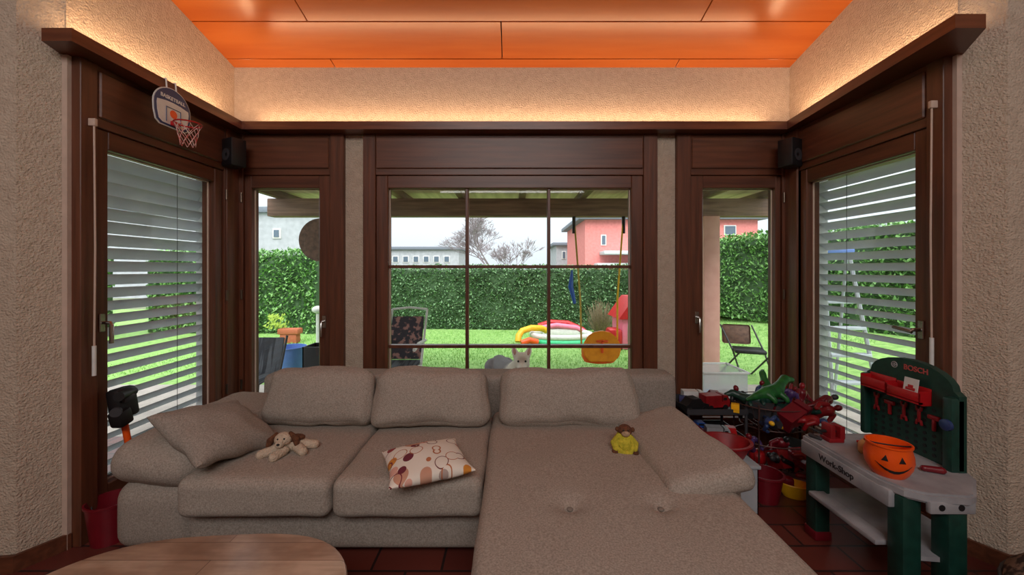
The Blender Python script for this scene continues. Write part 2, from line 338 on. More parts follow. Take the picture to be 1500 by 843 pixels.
# ---------------- windows (u along wall, v outward)
def wb(bm,side,u0,u1,v0,v1,z0,z1,bev=.003):
    if side=='b': bx(bm,u0,u1,DB+v0,DB+v1,z0,z1,bev,1)
    elif side=='l': bx(bm,-(W+v0),-(W+v1),u0,u1,z0,z1,bev,1)
    else: bx(bm,W+v0,W+v1,u0,u1,z0,z1,bev,1)
def wp(side,u,v,z): return Vector((u,DB+v,z)) if side=='b' else Vector((-(W+v) if side=='l' else W+v,u,z))
def window(name,side,cas,sash,gl,z0,sz0,mu=(),mz=(),handle=None,hz=.9,hinge=None):
    r=thing(name,None,None,wp(side,(cas[0]+cas[1])/2,.03,0),kind='structure')
    wh=Mwx if side=='b' else Mwy; top=1.872; stop=1.965
    for a,b in ((cas[0],sash[0]),(sash[1],cas[1])):
        bm=bmesh.new(); wb(bm,side,a,b,-.045,.1,0,2.262); obj('jamb',bm,Mwv,r)
    bm=bmesh.new(); wb(bm,side,sash[0],sash[1],-.04,.1,stop,2.262); obj('header_rail',bm,wh,r)
    bm=bmesh.new(); wb(bm,side,sash[0],sash[1],-.04,.1,max(.0,sz0-.12),sz0); obj('sill',bm,wh,r)
    bm=bmesh.new(); wb(bm,side,sash[0]+.005,sash[1]-.005,-.052,-.03,2.01,2.235,.006); obj('header_panel',bm,wh,r)
    for a,b in ((sash[0],gl[0]),(gl[1],sash[1])):
        bm=bmesh.new(); wb(bm,side,a,b,-.03,.06,sz0,stop,.006); obj('sash_stile',bm,Mwv,r)
    for a,b in ((top,stop),(sz0,z0)):
        bm=bmesh.new(); wb(bm,side,gl[0]-.002,gl[1]+.002,-.028,.06,a,b,.005); obj('sash_rail',bm,wh,r)
    bm=bmesh.new(); wb(bm,side,gl[0]-.01,gl[1]+.01,.02,.026,z0-.01,top+.01,0); obj('glass',bm,Mglass,r)
    bm=bmesh.new()
    for a,b in ((gl[0],gl[0]+.006),(gl[1]-.006,gl[1])): wb(bm,side,a,b,.008,.018,z0,top,0)
    wb(bm,side,gl[0],gl[1],.008,.018,top-.006,top,0); wb(bm,side,gl[0],gl[1],.008,.018,z0,z0+.006,0); obj('glazing_bead',bm,Mrod,r)
    if mu:
        bm=bmesh.new()
        for u in mu: wb(bm,side,u-.011,u+.011,-.01,.05,z0,top,.003)
        for z in mz: wb(bm,side,gl[0],gl[1],-.008,.048,z-.011,z+.011,.003)
        obj('muntins',bm,Mwv,r)
    if handle is not None:
        u,du=handle
        bm=bmesh.new(); wb(bm,side,u-.014,u+.014,-.038,-.028,hz-.045,hz+.045,.003); h=obj('handle_plate',bm,Mchrome,r)
        bm=bmesh.new(); tube(bm,[wp(side,u,-.035,hz),wp(side,u,-.075,hz),wp(side,u,-.08,hz-.01),wp(side,u+du,-.08,hz-.1 if abs(du)<.05 else hz)],.009,10); obj('handle_lever',bm,Mchrome,h)
    if hinge is not None:
        for z in (.45,1.1,1.8):
            bm=bmesh.new(); cyl(bm,wp(side,hinge,-.05,z-.035),wp(side,hinge,-.05,z+.035),.008); obj('hinge',bm,Mpewter,r)
    return r
window('window_1','l',(1.79,2.72),(1.866,2.69),(1.93,2.618),.22,.1,handle=(1.895,.0),hz=1.02,hinge=2.7)
window('window_2','b',(-1.982,-1.219),(-1.947,-1.32),(-1.897,-1.405),.2,.1,handle=(-1.365,.0),hz=.9,hinge=-1.955)
window('window_3','b',(-1.079,1.054),(-.989,.953),(-.903,.868),.535,.45,mu=(-.331,.271),mz=(1.30,.713))
window('window_4','b',(1.194,2.0),(1.295,1.957),(1.39,1.917),.2,.1,handle=(1.343,0),hz=.93,hinge=1.965)
window('window_5','r',(1.79,2.72),(1.866,2.70),(1.935,2.64),.22,.1,handle=(1.90,.09),hz=.985)

def blind(label,s,ang,w):
    r=thing('venetian_blind',label,'window blind',(s*2.2,2.28,.02),group=None)
    bm=bmesh.new(); z=.16
    while z<1.93:
        a=R(ang); prof=[]
        for t in (-1,-.6,-.2,.2,.6,1):
            q=t*w/2; b=.010*(1-t*t); prof.append((q*math.cos(a)+b*math.sin(a),-q*math.sin(a)+b*math.cos(a)))
        prof2=[(x,y-.0015) for x,y in prof[::-1]]
        pts=[(s*(2.195+x),z+y) for x,y in prof+prof2]
        A=[bm.verts.new((x,1.83,y)) for x,y in pts]; B=[bm.verts.new((x,2.76,y)) for x,y in pts]; n=len(pts)
        bm.faces.new(A); bm.faces.new(B[::-1])
        for k in range(n): bm.faces.new((A[k],B[k],B[(k+1)%n],A[(k+1)%n]))
        z+=.071
    obj('slats',bm,Mslat,r)
    for y in (1.82,2.77):
        bm=bmesh.new(); bx(bm,s*2.15,s*2.24,y-.012,y+.012,0.02,1.98,.002); obj('guide_rail',bm,Mslat,r)
    for y in (2.05,2.5):
        bm=bmesh.new(); cyl(bm,(s*2.15,y,.1),(s*2.15,y,1.95),.0015,n=5); obj('ladder_cord',bm,Mdgrey,r)
    bm=bmesh.new(); bx(bm,s*2.15,s*2.23,1.83,2.76,.09,.12,.003); obj('bottom_rail',bm,Mslat,r)
blind('pale grey slatted blind outside the left side window',-1,42,.086)
blind('pale grey slatted blind outside the right side window behind toy workbench',1,34,.080)
def rod(label,s,y,z1,z0):
    r=thing('crank_rod',label,'blind crank',(s*1.965,y,z0))
    bm=bmesh.new(); tube(bm,[(s*1.965,y,z1),(s*1.96,y,(z0+z1)/2),(s*1.965,y,z0+.1)],.004); obj('rod',bm,Mrod,r)
    bm=bmesh.new(); cyl(bm,(s*1.965,y,z0+.14),(s*1.965,y,z0),.008); obj('grip',bm,Mwhite,r)
    bm=bmesh.new(); bx(bm,s*1.955,s*1.99,y-.008,y+.008,z1-.015,z1+.02,.003); obj('bracket',bm,Mrod,r)
rod('slim crank rod on the left window jamb near the basketball hoop',-1,1.83,1.97,.78)
rod('slim crank rod on the right window jamb above toy workbench',1,1.822,2.05,.82)
for s,l in ((-1,'small black speaker in the left corner under the ledge'),(1,'small black speaker in the right corner under the ledge')):
    r=thing('speaker',l,'speaker',(s*1.92,2.69,1.98))
    bm=bmesh.new(); rb(bm,(s*1.915,2.68,2.08),(.12,.1,.19),(0,0,-s*R(-25)),.01); obj('cabinet',bm,Mblack,r)
    bm=bmesh.new(); M=eul((R(90),0,-s*R(-25))); q=Vector((s*1.915,2.68,2.06))+M@Vector((0,0,.052)); lathe(bm,[(.04,-.003),(.042,.002),(.03,.004),(.012,-.002)],q,20,M.to_3x3()); obj('cone',bm,Mdgrey,r)

# basketball hoop
r=thing('basketball_hoop','small blue and white toy basketball backboard with net on left ledge','basketball hoop',(-1.87,2.15,1.96))
def arch(w,h,n=16):
    pts=[(-w*.34,-h/2),(w*.34,-h/2),(w*.44,-h*.42),(w*.49,-h*.2)]
    for i in range(n+1):
        a=math.pi*i/n; pts.append((w/2*math.cos(a),h/2*math.sin(a)))
    pts+=[(-w*.49,-h*.2),(-w*.44,-h*.42)]; return pts
MX=Matrix(((0,0,1,0),(1,0,0,0),(0,1,0,0),(0,0,0,1)))
def onX(x,y,z): return Matrix.Translation((x,y,z))@MX
bm=bmesh.new(); prism(bm,arch(.238,.218),-.001,.004,onX(-1.878,2.15,2.168)); obj('edge_band',bm,Mwhite,r)
bm=bmesh.new(); prism(bm,arch(.228,.208),0,.006,onX(-1.878,2.15,2.168)); obj('backboard',bm,Mnavy,r)
bm=bmesh.new(); prism(bm,[(.94*a,.94*b) for a,b in [(-.07,-.10),(.07,-.10),(.094,-.085),(.104,-.04),(.107,0),(.104,.020),(.05,.030),(0,.033),(-.05,.030),(-.104,.020),(-.107,0),(-.104,-.04),(-.094,-.085)]],0,.0015,onX(-1.872,2.15,2.168)); obj('white_field',bm,Mwhite,r)
bm=bmesh.new()
tube(bm,[(-1.8695,2.105,2.085),(-1.8695,2.105,2.165),(-1.8695,2.195,2.165),(-1.8695,2.195,2.085)],.0025,6)
obj('target_square',bm,Mnavy,r)
bm=bmesh.new(); lathe(bm,[(.022,0),(.022,.002)],(-1.8705,2.15,2.135),24,MX.to_3x3()); obj('ball_emblem',bm,Morange,r)
text('lettering','BASKETBALL',.0275,(-1.8712,2.15,2.218),(0,1,0),(0,0,1),Mwhite,r,off=.0005)
ring=[(-1.79+.062*math.cos(a),2.15+.062*math.sin(a),2.085) for a in [2*math.pi*k/24 for k in range(24)]]
bm=bmesh.new(); tube(bm,ring,.004,6,True); bx(bm,-1.872,-1.85,2.13,2.17,2.07,2.095,.003); obj('rim',bm,Mred,r)
bm=bmesh.new()
for k in range(8):
    for d in (1,-1):
        pts=[]
        for j in range(5):
            a=2*math.pi*(k+d*j*.5)/8; q=.061-.028*(j/4)**.7; pts.append((-1.79+q*math.cos(a),2.15+q*math.sin(a),2.083-.03*j))
        tube(bm,pts,.0016,4)
obj('net',bm,Mnet,r)
for y in (2.12,2.18):
    bm=bmesh.new(); tube(bm,[(-1.879,y,2.25),(-1.885,y,2.322),(-1.92,y,2.322)],.004,6); obj('hook',bm,Mwhite,r)

# ================================================================ SOFA
r=thing('corner_sofa','taupe grey fabric corner sofa with chaise under the windows','sofa',(-.35,2.0,0))
bm=bmesh.new(); softbox(bm,(-.77,2.12,.155),(1.32,.84,.21),.03); obj('front_base',bm,Msofa2,r)
bm=bmesh.new(); softbox(bm,(-1.565,2.09,.20),(.35,.84,.30),.08,puff=(.015,.01,0)); obj('left_arm_base',bm,Msofa2,r)
for x0,x1,sd in ((-1.40,-.757,1),(-.753,-.12,2)):
    bm=bmesh.new(); softbox(bm,((x0+x1)/2,2.0,.322),(x1-x0,.79,.165),.042,puff=(.0,.004,.006),n=24,wr=.006,wf=5,seed=sd); obj('seat_cushion',bm,Msofa,r)
tu=[(.213,1.43),(.547,1.43),(.213,.95),(.547,.95)]
def dim(p):
    if p.z>.3:
        for x,y in tu:
            dx=p.x-x; dy=p.y-y; d2=dx*dx+dy*dy; p.z-=.022*math.exp(-d2/.0014)+.007*math.exp(-d2/.015)+.009*math.exp(-dy*dy/.0006-dx*dx/.008)
    return p
bm=bmesh.new(); softbox(bm,(.385,1.55,.31),(1.01,1.70,.21),.045,puff=(.0,.0,.012),n=84,wr=.004,wf=4,seed=5,post=dim); obj('chaise_cushion',bm,Msofa,r)
for x,y in tu:
    bm=bmesh.new(); blob(bm,(x,y,.398),(.012,.012,.006)); obj('tuft_button',bm,Mbutton,r)
bm=bmesh.new(); softbox(bm,(.385,1.62,.13),(.97,1.72,.15),.03); obj('chaise_base',bm,Msofa2,r)
bm=bmesh.new(); softbox(bm,(-.265,2.52,.345),(2.59,.20,.55),.04,n=20,wr=.004); obj('backrest',bm,Msofa2,r)
bm=bmesh.new(); softbox(bm,(-1.575,2.07,.42),(.39,.82,.19),.092,(0,R(4),0),(.0,.01,.012),n=22,wr=.010); obj('left_armrest',bm,Msofa,r)
bm=bmesh.new(); softbox(bm,(.765,1.84,.435),(.355,.70,.11),.048,(0,R(-14),R(3)),(.0,.0,.010),n=24,wr=.008,seed=3); obj('right_armrest',bm,Msofa,r)
bm=bmesh.new(); softbox(bm,(.915,2.04,.21),(.10,.86,.34),.04); obj('right_arm_base',bm,Msofa2,r)
for x,y in ((-1.65,1.78),(-1.65,2.45),(.9,2.4),(-.05,.85),(.82,.85)):
    bm=bmesh.new(); cyl(bm,(x,y,0),(x,y,.07),.022,.03); obj('foot',bm,Mblack,r)
for i,(x0,x1,lb,hh,yy,rz) in enumerate(((-1.40,-.785,'first loose sofa back cushion, beside the plush puppy',.325,2.24,-3),(-.775,-.13,'middle loose sofa back cushion, slightly lower than its neighbours',.31,2.22,2),(-.065,.70,'widest loose sofa back cushion, at the head of the chaise',.32,2.23,0))):
    bm=bmesh.new(); softbox(bm,((x0+x1)/2,yy,.555),(x1-x0,.17,hh),.065,(R(-20),0,R(rz)),(.004,.038,.0),n=28,wr=.022,wf=4.5,seed=i*3+1,sag=.022)
    obj('back_cushion',bm,Msofa,label=lb,cat='cushion',group='loose back cushions on the sofa')
def basis(c,u,v):
    u=Vector(u).normalized(); v=Vector(v); n=u.cross(v).normalized(); v=n.cross(u); M=Matrix((u,v,n)).transposed().to_4x4(); M.translation=Vector(c); return M
bm=bmesh.new(); pillow(bm,.39,.41,.16,basis((-1.385,1.84,.52),(.355,-.145,-.17),(.005,.445,0)),wr=.016,seed=4)
obj('throw_pillow',bm,Msofa2,label='plain taupe throw pillow leaning on left sofa arm',cat='pillow')
bm=bmesh.new(); pillow(bm,.34,.32,.10,basis((-.365,1.66,.462),(.277,.118,0),(-.1,.25,0)),wr=.008,seed=9)
obj('patterned_pillow',bm,Mflower,label='small white pillow printed with orange and maroon leaves',cat='pillow')

# plush puppy
r=thing('plush_puppy','beige and cream plush puppy lying on the sofa seat','plush toy',(-1.075,1.85,.405),(0,0,R(12)),local=True); r.scale=(.86,)*3
bm=bmesh.new(); limb(bm,[(-.03,.02,.04),(.05,.03,.04)],[.038,.042]); limb(bm,[(-.04,-.01,.035),(-.11,-.04,.022)],[.028,.024]); limb(bm,[(.0,-.03,.03),(-.03,-.09,.022)],[.026,.024])
limb(bm,[(.07,.03,.035),(.14,.03,.025)],[.028,.024]); limb(bm,[(.06,.0,.03),(.10,-.05,.024)],[.028,.025]); b=obj('body',bm,Mplushw,r,remesh=.005)
bm=bmesh.new(); blob(bm,(-.01,-.01,.085),(.045,.042,.036)); blob(bm,(-.015,-.05,.073),(.024,.024,.02)); hd=obj('head',bm,Mplushw,r,remesh=.004)
for s in (-1,1):
    bm=bmesh.new(); limb(bm,[(-.01+s*.035,-.005,.11),(-.01+s*.064,-.01,.08),(-.01+s*.07,-.015,.055)],[.012,.019,.015]); obj('ear',bm,Mplushb,hd,remesh=.004)
    bm=bmesh.new(); blob(bm,(-.01+s*.016,-.045,.098),(.005,.004,.005)); obj('eye',bm,Mblack,hd)
bm=bmesh.new(); blob(bm,(-.015,-.073,.08),(.008,.006,.006)); obj('nose',bm,Mblack,hd)
bm=bmesh.new(); blob(bm,(.04,.03,.07),(.05,.04,.018)); obj('back_patch',bm,Mplushb,r)
# plush monkey
r=thing('plush_monkey','small round brown and yellow plush toy by right sofa arm','plush toy',(.535,1.86,.412),(0,0,R(-8)),local=True); r.scale=(.92,)*3
bm=bmesh.new(); limb(bm,[(0,0,.04),(0,.01,.06)],[.052,.044]); obj('body',bm,Mplushy,r,remesh=.004)
bm=bmesh.new(); tube(bm,[(.045*math.cos(a),-.03+.02*math.sin(a),.048+.038*math.sin(a)) for a in [2*math.pi*k/24 for k in range(24)]],.016,8,True); obj('yellow_ring',bm,Mplushy,r)
bm=bmesh.new(); blob(bm,(.005,0,.108),(.036,.034,.030)); hd=obj('head',bm,Mplushb,r)
bm=bmesh.new(); blob(bm,(.005,-.026,.10),(.022,.016,.016)); obj('muzzle',bm,Mplush,hd)
for s in (-1,1):
    bm=bmesh.new(); blob(bm,(.005+s*.038,0,.112),(.012,.007,.013)); obj('ear',bm,Mplushb,hd)
    bm=bmesh.new(); blob(bm,(.005+s*.012,-.034,.12),(.004,.003,.004)); obj('eye',bm,Mblack,hd)
    bm=bmesh.new(); limb(bm,[(s*.03,0,.075),(s*.058,-.02,.05),(s*.048,-.05,.03)],[.014,.013,.013]); obj('arm',bm,Mplushy,r,remesh=.004)
    bm=bmesh.new(); limb(bm,[(s*.03,-.01,.018),(s*.05,-.05,.016)],[.018,.017]); obj('leg',bm,Mplushb,r,remesh=.004)

# ================================================================ COFFEE TABLE
r=thing('coffee_table','low wooden coffee table with rounded top in front of sofa','coffee table',(-.89,.85,0))
def sup(a,b,n,ex=3.0,cx=-.89,cy=.85,rot=R(4)):
    o=[]
    for k in range(n):
        t=2*math.pi*k/n; x=a*math.copysign(abs(math.cos(t))**(2/ex),math.cos(t)); y=b*math.copysign(abs(math.sin(t))**(2/ex),math.sin(t))
        o.append((cx+x*math.cos(rot)-y*math.sin(rot),cy+x*math.sin(rot)+y*math.cos(rot)))
    return o
bm=bmesh.new()
rings=[]
for s_,z in ((.965,.385),(.99,.388),(1,.396),(1,.408),(.992,.416),(.975,.42)):
    rings.append([bm.verts.new((x,y,z)) for x,y in sup(.465*s_,.42*s_,72)])
for a,b in zip(rings,rings[1:]):
    for k in range(72): bm.faces.new((a[k],a[(k+1)%72],b[(k+1)%72],b[k]))
bm.faces.new(rings[0][::-1]); bm.faces.new(rings[-1]); obj('tabletop',bm,Mtable,r)
bm=bmesh.new(); prism(bm,sup(.37,.33,48),.33,.384); obj('apron',bm,Mtable,r)
for sx in (-1,1):
    for sy in (-1,1):
        bm=bmesh.new(); cyl(bm,(-.9+sx*.33,.85+sy*.29,0),(-.9+sx*.30,.85+sy*.26,.36),.018,.03); obj('leg',bm,Mtable,r)

# ================================================================ LEFT BITS
r=thing('toy_trimmer','toy tool with black chunky head and orange shaft by left window','toy tool',(-1.88,2.0,0))
bm=bmesh.new(); cyl(bm,(-1.86,1.96,.02),(-1.93,1.93,.56),.014); obj('shaft',bm,Morange,r)
bm=bmesh.new(); rb(bm,(-1.93,1.93,.62),(.07,.10,.15),(0,R(-10),0),.018); rb(bm,(-1.90,1.89,.56),(.06,.07,.08),(R(15),0,0),.012); cyl(bm,(-1.93,1.98,.66),(-1.88,1.86,.67),.022); obj('motor_head',bm,Mblack,r)
bm=bmesh.new(); cyl(bm,(-1.89,1.86,.60),(-1.88,1.845,.60),.022); rb(bm,(-1.89,1.92,.645),(.02,.06,.03),(0,0,0),.006); obj('grey_trim',bm,Mdgrey,r)
bm=bmesh.new(); cyl(bm,(-1.85,1.96,0),(-1.86,1.96,.04),.05,.03); obj('guard',bm,Mblack,r)
bc=(-1.905,1.85,0)
r=thing('red_bucket','red plastic bucket on the floor beside the left sofa arm','bucket',bc)
bm=bmesh.new(); lathe(bm,[(.07,0),(.09,.18),(.095,.18),(.095,.19),(.087,.19),(.065,.008)],bc,32); obj('pail',bm,Mdred,r)
bm=bmesh.new(); tube(bm,[(bc[0]+.09*math.cos(a),bc[1]-.03*math.sin(a),.18-.06*math.sin(a)) for a in [math.pi*k/12 for k in range(13)]],.003,6); obj('handle',bm,Mdgrey,r)

# ================================================================ WORKBENCH
r=thing('toy_workbench','grey and dark green toy workbench with pegboard by right window','toy workbench',(1.6,1.65,0))
bm=bmesh.new(); prism(bm,[(1.42,1.90),(1.415,1.50),(1.44,1.43),(1.49,1.395),(1.62,1.375),(1.66,1.39),(1.79,1.50),(1.81,1.54),(1.81,1.90),(1.79,1.915),(1.45,1.915)],.437,.475)
bmesh.ops.bevel(bm,geom=[e for e in bm.edges if abs(e.verts[0].co.z-e.verts[1].co.z)<1e-5],offset=.008,segments=2,affect='EDGES'); wt=obj('worktop',bm,Mgrey,r)
bm=bmesh.new(); bx(bm,1.413,1.44,1.46,1.905,.385,.45,.006); obj('front_apron',bm,Mgrey,r)
bm=bmesh.new(); bx(bm,1.49,1.655,1.385,1.405,.405,.45,.006); ap=obj('side_apron',bm,Mgrey,r)
for x in (1.53,1.60):
    bm=bmesh.new(); cyl(bm,(x,1.387,.43),(x,1.383,.43),.011); obj('round_hole',bm,Mblack,ap)
text('lettering','Work-Shop',.038,(1.412,1.70,.418),(0,-1,0),(0,0,1),Mblack,r,off=.0003)
for x,y in ((1.465,1.865),(1.47,1.46),(1.605,1.43),(1.76,1.87)):
    bm=bmesh.new(); rb(bm,(x,y,.235),(.07,.065,.41),(0,0,0),.008); l=obj('leg',bm,Mgreen,r)
    bm=bmesh.new(); rb(bm,(x,y,.022),(.078,.073,.044),(0,0,0),.006); obj('foot_cap',bm,Mdred,l)
bm=bmesh.new(); prism(bm,[(1.46,1.88),(1.46,1.44),(1.64,1.42),(1.77,1.54),(1.77,1.88)],.205,.222); bx(bm,1.40,1.47,1.50,1.84,.215,.235,.005); obj('lower_shelf',bm,Mgrey,r)
pts=[(-.20,-.2),(.20,-.2),(.20,.10)]
for i in range(13):
    a=math.pi*i/12; pts.append((.18*math.cos(a),.115+.09*math.sin(a)))
pts.append((-.20,.10))
bm=bmesh.new(); prism(bm,pts,0,.03,onX(1.765,1.735,.675)); nf=len(bm.faces)
for i in range(9):
    for j in range(8): cyl(bm,(1.7652,1.59+i*.037,.50+j*.027),(1.7635,1.59+i*.037,.50+j*.027),.008,n=10)
bm.faces.ensure_lookup_table()
for f in bm.faces[nf:]: f.material_index=1
obj('pegboard',bm,Mgreen,r,m2=Mblack)
for yy,ww in ((1.555,.04),(1.93,.03)):
    bm=bmesh.new(); rb(bm,(1.765,yy,.62),(.06,ww,.30),(0,0,0),.012); obj('side_post',bm,Mgreen,r)
bm=bmesh.new(); lathe(bm,[(.022,0),(.022,.012),(.012,.016)],(1.735,1.55,.66),20,Matrix(((0,0,-1),(1,0,0),(0,1,0)))); obj('round_dial',bm,Mnavy,r)
Mlogo=mat('faded_red_print',(190,84,82),.5)
text('lettering','BOSCH',.032,(1.763,1.70,.842),(0,-1,0),(0,0,1),Mlogo,r,off=.0006)
bm=bmesh.new(); rg=[(1.7635,1.795+.013*math.cos(a),.842+.013*math.sin(a)) for a in [2*math.pi*k/20 for k in range(20)]]; tube(bm,rg,.0018,5,True); bx(bm,1.762,1.765,1.792,1.798,.834,.850); bx(bm,1.762,1.765,1.786,1.804,.840,.844); obj('ring_emblem',bm,Mgrey,r)
def tray(y0,y1,z,par):
    bm=bmesh.new(); w=.004; x0=1.712; x1=1.764
    bx(bm,x0+.010,x1,y0,y1,z,z+w); bx(bm,x0,x0+w,y0,y1,z+.01,z+.052,.001); bx(bm,x1-w,x1,y0,y1,z,z+.070,.001); bx(bm,x0,x1,y0,y0+w,z+.005,z+.06); bx(bm,x0,x1,y1-w,y1,z+.005,z+.06); bx(bm,x0,x0+.014,y0,y1,z+.004,z+.014)
    return obj('parts_tray',bm,Mred,par)
tray(1.785,1.912,.71,r); tray(1.635,1.78,.705,r)
def tool(y,z,L,lb,kind):
    bm=bmesh.new()
    if kind=='w':
        rb(bm,(1.757,y,z),(.008,.012,L),(0,0,0),.003)
        for s in (-1,1):
            for q in (-1,1): rb(bm,(1.757,y+q*.009,z+s*(L/2)),(.008,.008,.022),(q*s*R(-12),0,0),.002)
    else:
        rb(bm,(1.757,y,z-.01),(.012,.012,L*.7),(0,0,0),.004); rb(bm,(1.757,y,z+L*.30),(.014,.045,.018),(0,0,0),.004)
    obj('toy_wrench' if kind=='w' else 'toy_hammer',bm,Mtred,label=lb,cat='toy tool',group='red toy tools on the pegboard')
tool(1.875,.645,.06,'red toy wrench hanging at the far end of the pegboard','w')
tool(1.81,.64,.07,'red toy hammer hanging under the gap between the trays','h')
tool(1.745,.645,.06,'red toy wrench hanging in the middle of the pegboard','w')
tool(1.68,.65,.06,'red toy wrench hanging under the card tray','w')
tool(1.62,.64,.07,'red toy hammer hanging next to the blue dial post','h')
r=thing('picture_card','white card with a red car picture in the red tray','card',(1.725,1.69,.72))
bm=bmesh.new(); rb(bm,(1.732,1.69,.77),(.003,.06,.075),(0,R(8),0)); obj('card',bm,Mwhite,r)
bm=bmesh.new(); rb(bm,(1.729,1.69,.762),(.002,.04,.012),(0,R(8),0),.0008); rb(bm,(1.7305,1.69,.773),(.002,.022,.012),(0,R(8),0),.0008); obj('car_print',bm,Mred,r)
# pumpkin bucket
K=.80
pc=Vector((1.485,1.535,.475))
r=thing('pumpkin_bucket','orange pumpkin bucket with black grin on the toy workbench','bucket',pc)
prof=[(.062,0),(.074,.012),(.088,.04),(.094,.07),(.092,.1),(.085,.125),(.085,.136),(.09,.14),(.09,.147),(.083,.147),(.08,.12),(.086,.07),(.07,.02),(.05,.006)]
bm=bmesh.new(); n=64
rings=[]
for q,z in prof:
    rg=[]
    for k in range(n):
        t=2*math.pi*k/n; qq=q*K*(1-.035*abs(math.sin(4*t))*(1 if .01<z<.12 else 0)); rg.append(bm.verts.new(pc+Vector((qq*math.cos(t),qq*math.sin(t),z*K*1.06))))
    rings.append(rg)
for a,b in zip(rings,rings[1:]):
    for k in range(n): bm.faces.new((a[k],a[(k+1)%n],b[(k+1)%n],b[k]))
bm.faces.new(rings[0][::-1]); bm.faces.new(rings[-1]); bk=obj('pail',bm,Morange,r)
def rz_(z):
    for (q0,z0),(q1,z1) in zip(prof,prof[1:]):
        if z0<=z<=z1: return q0+(q1-q0)*(z-z0)/max(1e-6,z1-z0)
    return .09
def pk(a,z,o=.0005):
    A=R(-120+a); rr=(rz_(z)+o)*K; return pc+Vector((rr*math.cos(A),rr*math.sin(A),z*K*1.06))
def patch(pts,name):
    bm=bmesh.new(); cen=(sum(p[0] for p in pts)/len(pts),sum(p[1] for p in pts)/len(pts))
    out=[bm.verts.new(pk(a,z,.001)) for a,z in pts]; c0=bm.verts.new(pk(cen[0],cen[1],.0025)); m=len(pts)
    inn=[bm.verts.new(pk(a,z,-.003)) for a,z in pts]; bm.faces.new(inn[::-1])
    for i in range(m): bm.faces.new((out[i],out[(i+1)%m],c0)); bm.faces.new((out[i],inn[i],inn[(i+1)%m],out[(i+1)%m]))
    obj(name,bm,Mblack,r)
patch([(-30,.085),(-14,.085),(-20,.112)],'eye'); patch([(10,.085),(26,.085),(18,.112)],'eye')
M_p=[(-44+11*i,.072-.040*math.sin(math.pi*i/8),.012*math.sin(math.pi*i/8)+.002) for i in range(9)]
bm=bmesh.new(); up=[bm.verts.new(pk(a,z+t,.0012)) for a,z,t in M_p]; dn=[bm.verts.new(pk(a,z,.0012)) for a,z,t in M_p]
for i in range(len(up)-1): bm.faces.new((up[i],up[i+1],dn[i+1],dn[i]))
obj('mouth',bm,Mblack,r)
bm=bmesh.new(); tube(bm,[pc+K*Vector((.088*math.cos(a)*math.cos(R(-30)) ,.088*math.cos(a)*math.sin(R(-30))+.03*math.sin(a),.152-.02*math.sin(a))) for a in [math.pi*k/14 for k in range(15)]],.003,6); obj('handle',bm,Mblack,r)
r=thing('toy_vice','red toy vice at the far corner of the workbench','toy tool',(1.505,1.83,.475))
bm=bmesh.new(); bx(bm,1.47,1.54,1.80,1.86,.475,.495,.004); bx(bm,1.475,1.50,1.80,1.86,.49,.555,.006); bx(bm,1.52,1.545,1.80,1.86,.49,.55,.006); obj('jaws',bm,Mtred,r)
bm=bmesh.new(); cyl(bm,(1.43,1.83,.52),(1.54,1.83,.52),.007); cyl(bm,(1.432,1.80,.52),(1.432,1.86,.52),.005); obj('screw',bm,Mblack,r)
def small(name,lb,cat,pts,rad,m,group=None):
    bm=bmesh.new(); limb(bm,pts,rad,10); return obj(name,bm,m,label=lb,cat=cat,group=group,remesh=.004)
small('toy_lion','small tan toy animal lying beside the pumpkin bucket','toy animal',[(1.53,1.70,.49),(1.56,1.73,.50),(1.59,1.74,.515)],[.016,.019,.016],Mtan)
small('toy_pliers','red toy pliers near the bucket on the workbench','toy tool',[(1.60,1.80,.484),(1.64,1.75,.484)],[.007,.012],Mred)
small('toy_phone','dark red toy lying on the near corner of the worktop','toy',[(1.64,1.55,.488),(1.69,1.53,.488)],[.012,.014],Mdred)
small('toy_screwdriver','small black toy tool handle at the far front corner of the worktop','toy tool',[(1.435,1.87,.484),(1.45,1.83,.484)],[.011,.009],Mdgrey)

# pouf bottom right
r=thing('pouf','low dark and beige patterned pouf at right foreground','pouf',(1.80,1.05,0))
bm=bmesh.new(); lathe(bm,[(.26,0),(.30,.05),(.31,.18),(.295,.30),(.25,.35),(.1,.37),(.02,.372)],(1.80,1.05,0),40); obj('body',bm,Mpat,r)
bm=bmesh.new(); tube(bm,[(1.80+.302*math.cos(a),1.05+.302*math.sin(a),.28) for a in [2*math.pi*k/40 for k in range(40)]],.006,6,True); obj('piping',bm,Mdgrey,r)

# ================================================================ TOY CORNER
def tub(name,lb,c,r0,r1,h,m,group=None):
    bm=bmesh.new(); lathe(bm,[(r0,0),(r1,h),(r1+.008,h),(r1+.008,h+.01),(r1-.004,h+.01),(r0-.004,.006)],c,28); return obj(name,bm,m,label=lb,cat='tub',group=group)
def obox(bm,x0,x1,y0,y1,z0,z1,t=.005):
    bx(bm,x0,x1,y0,y1,z0,z0+t); bx(bm,x0,x0+t,y0,y1,z0,z1); bx(bm,x1-t,x1,y0,y1,z0,z1); bx(bm,x0,x1,y0,y0+t,z0,z1); bx(bm,x0,x1,y1-t,y1,z0,z1)
r=thing('storage_box','cloudy plastic storage box on the floor beside right sofa arm','storage box',(1.17,2.15,0))
bm=bmesh.new(); obox(bm,1.04,1.285,2.03,2.28,0,.24); obj('box',bm,Mclear,r)
bm=bmesh.new(); bx(bm,1.03,1.295,2.02,2.29,.238,.256,.004); obj('lid',bm,Mclear,r)
r=thing('red_tub','oval red plastic tub on top of the cloudy storage box','tub',(1.17,2.15,.256))
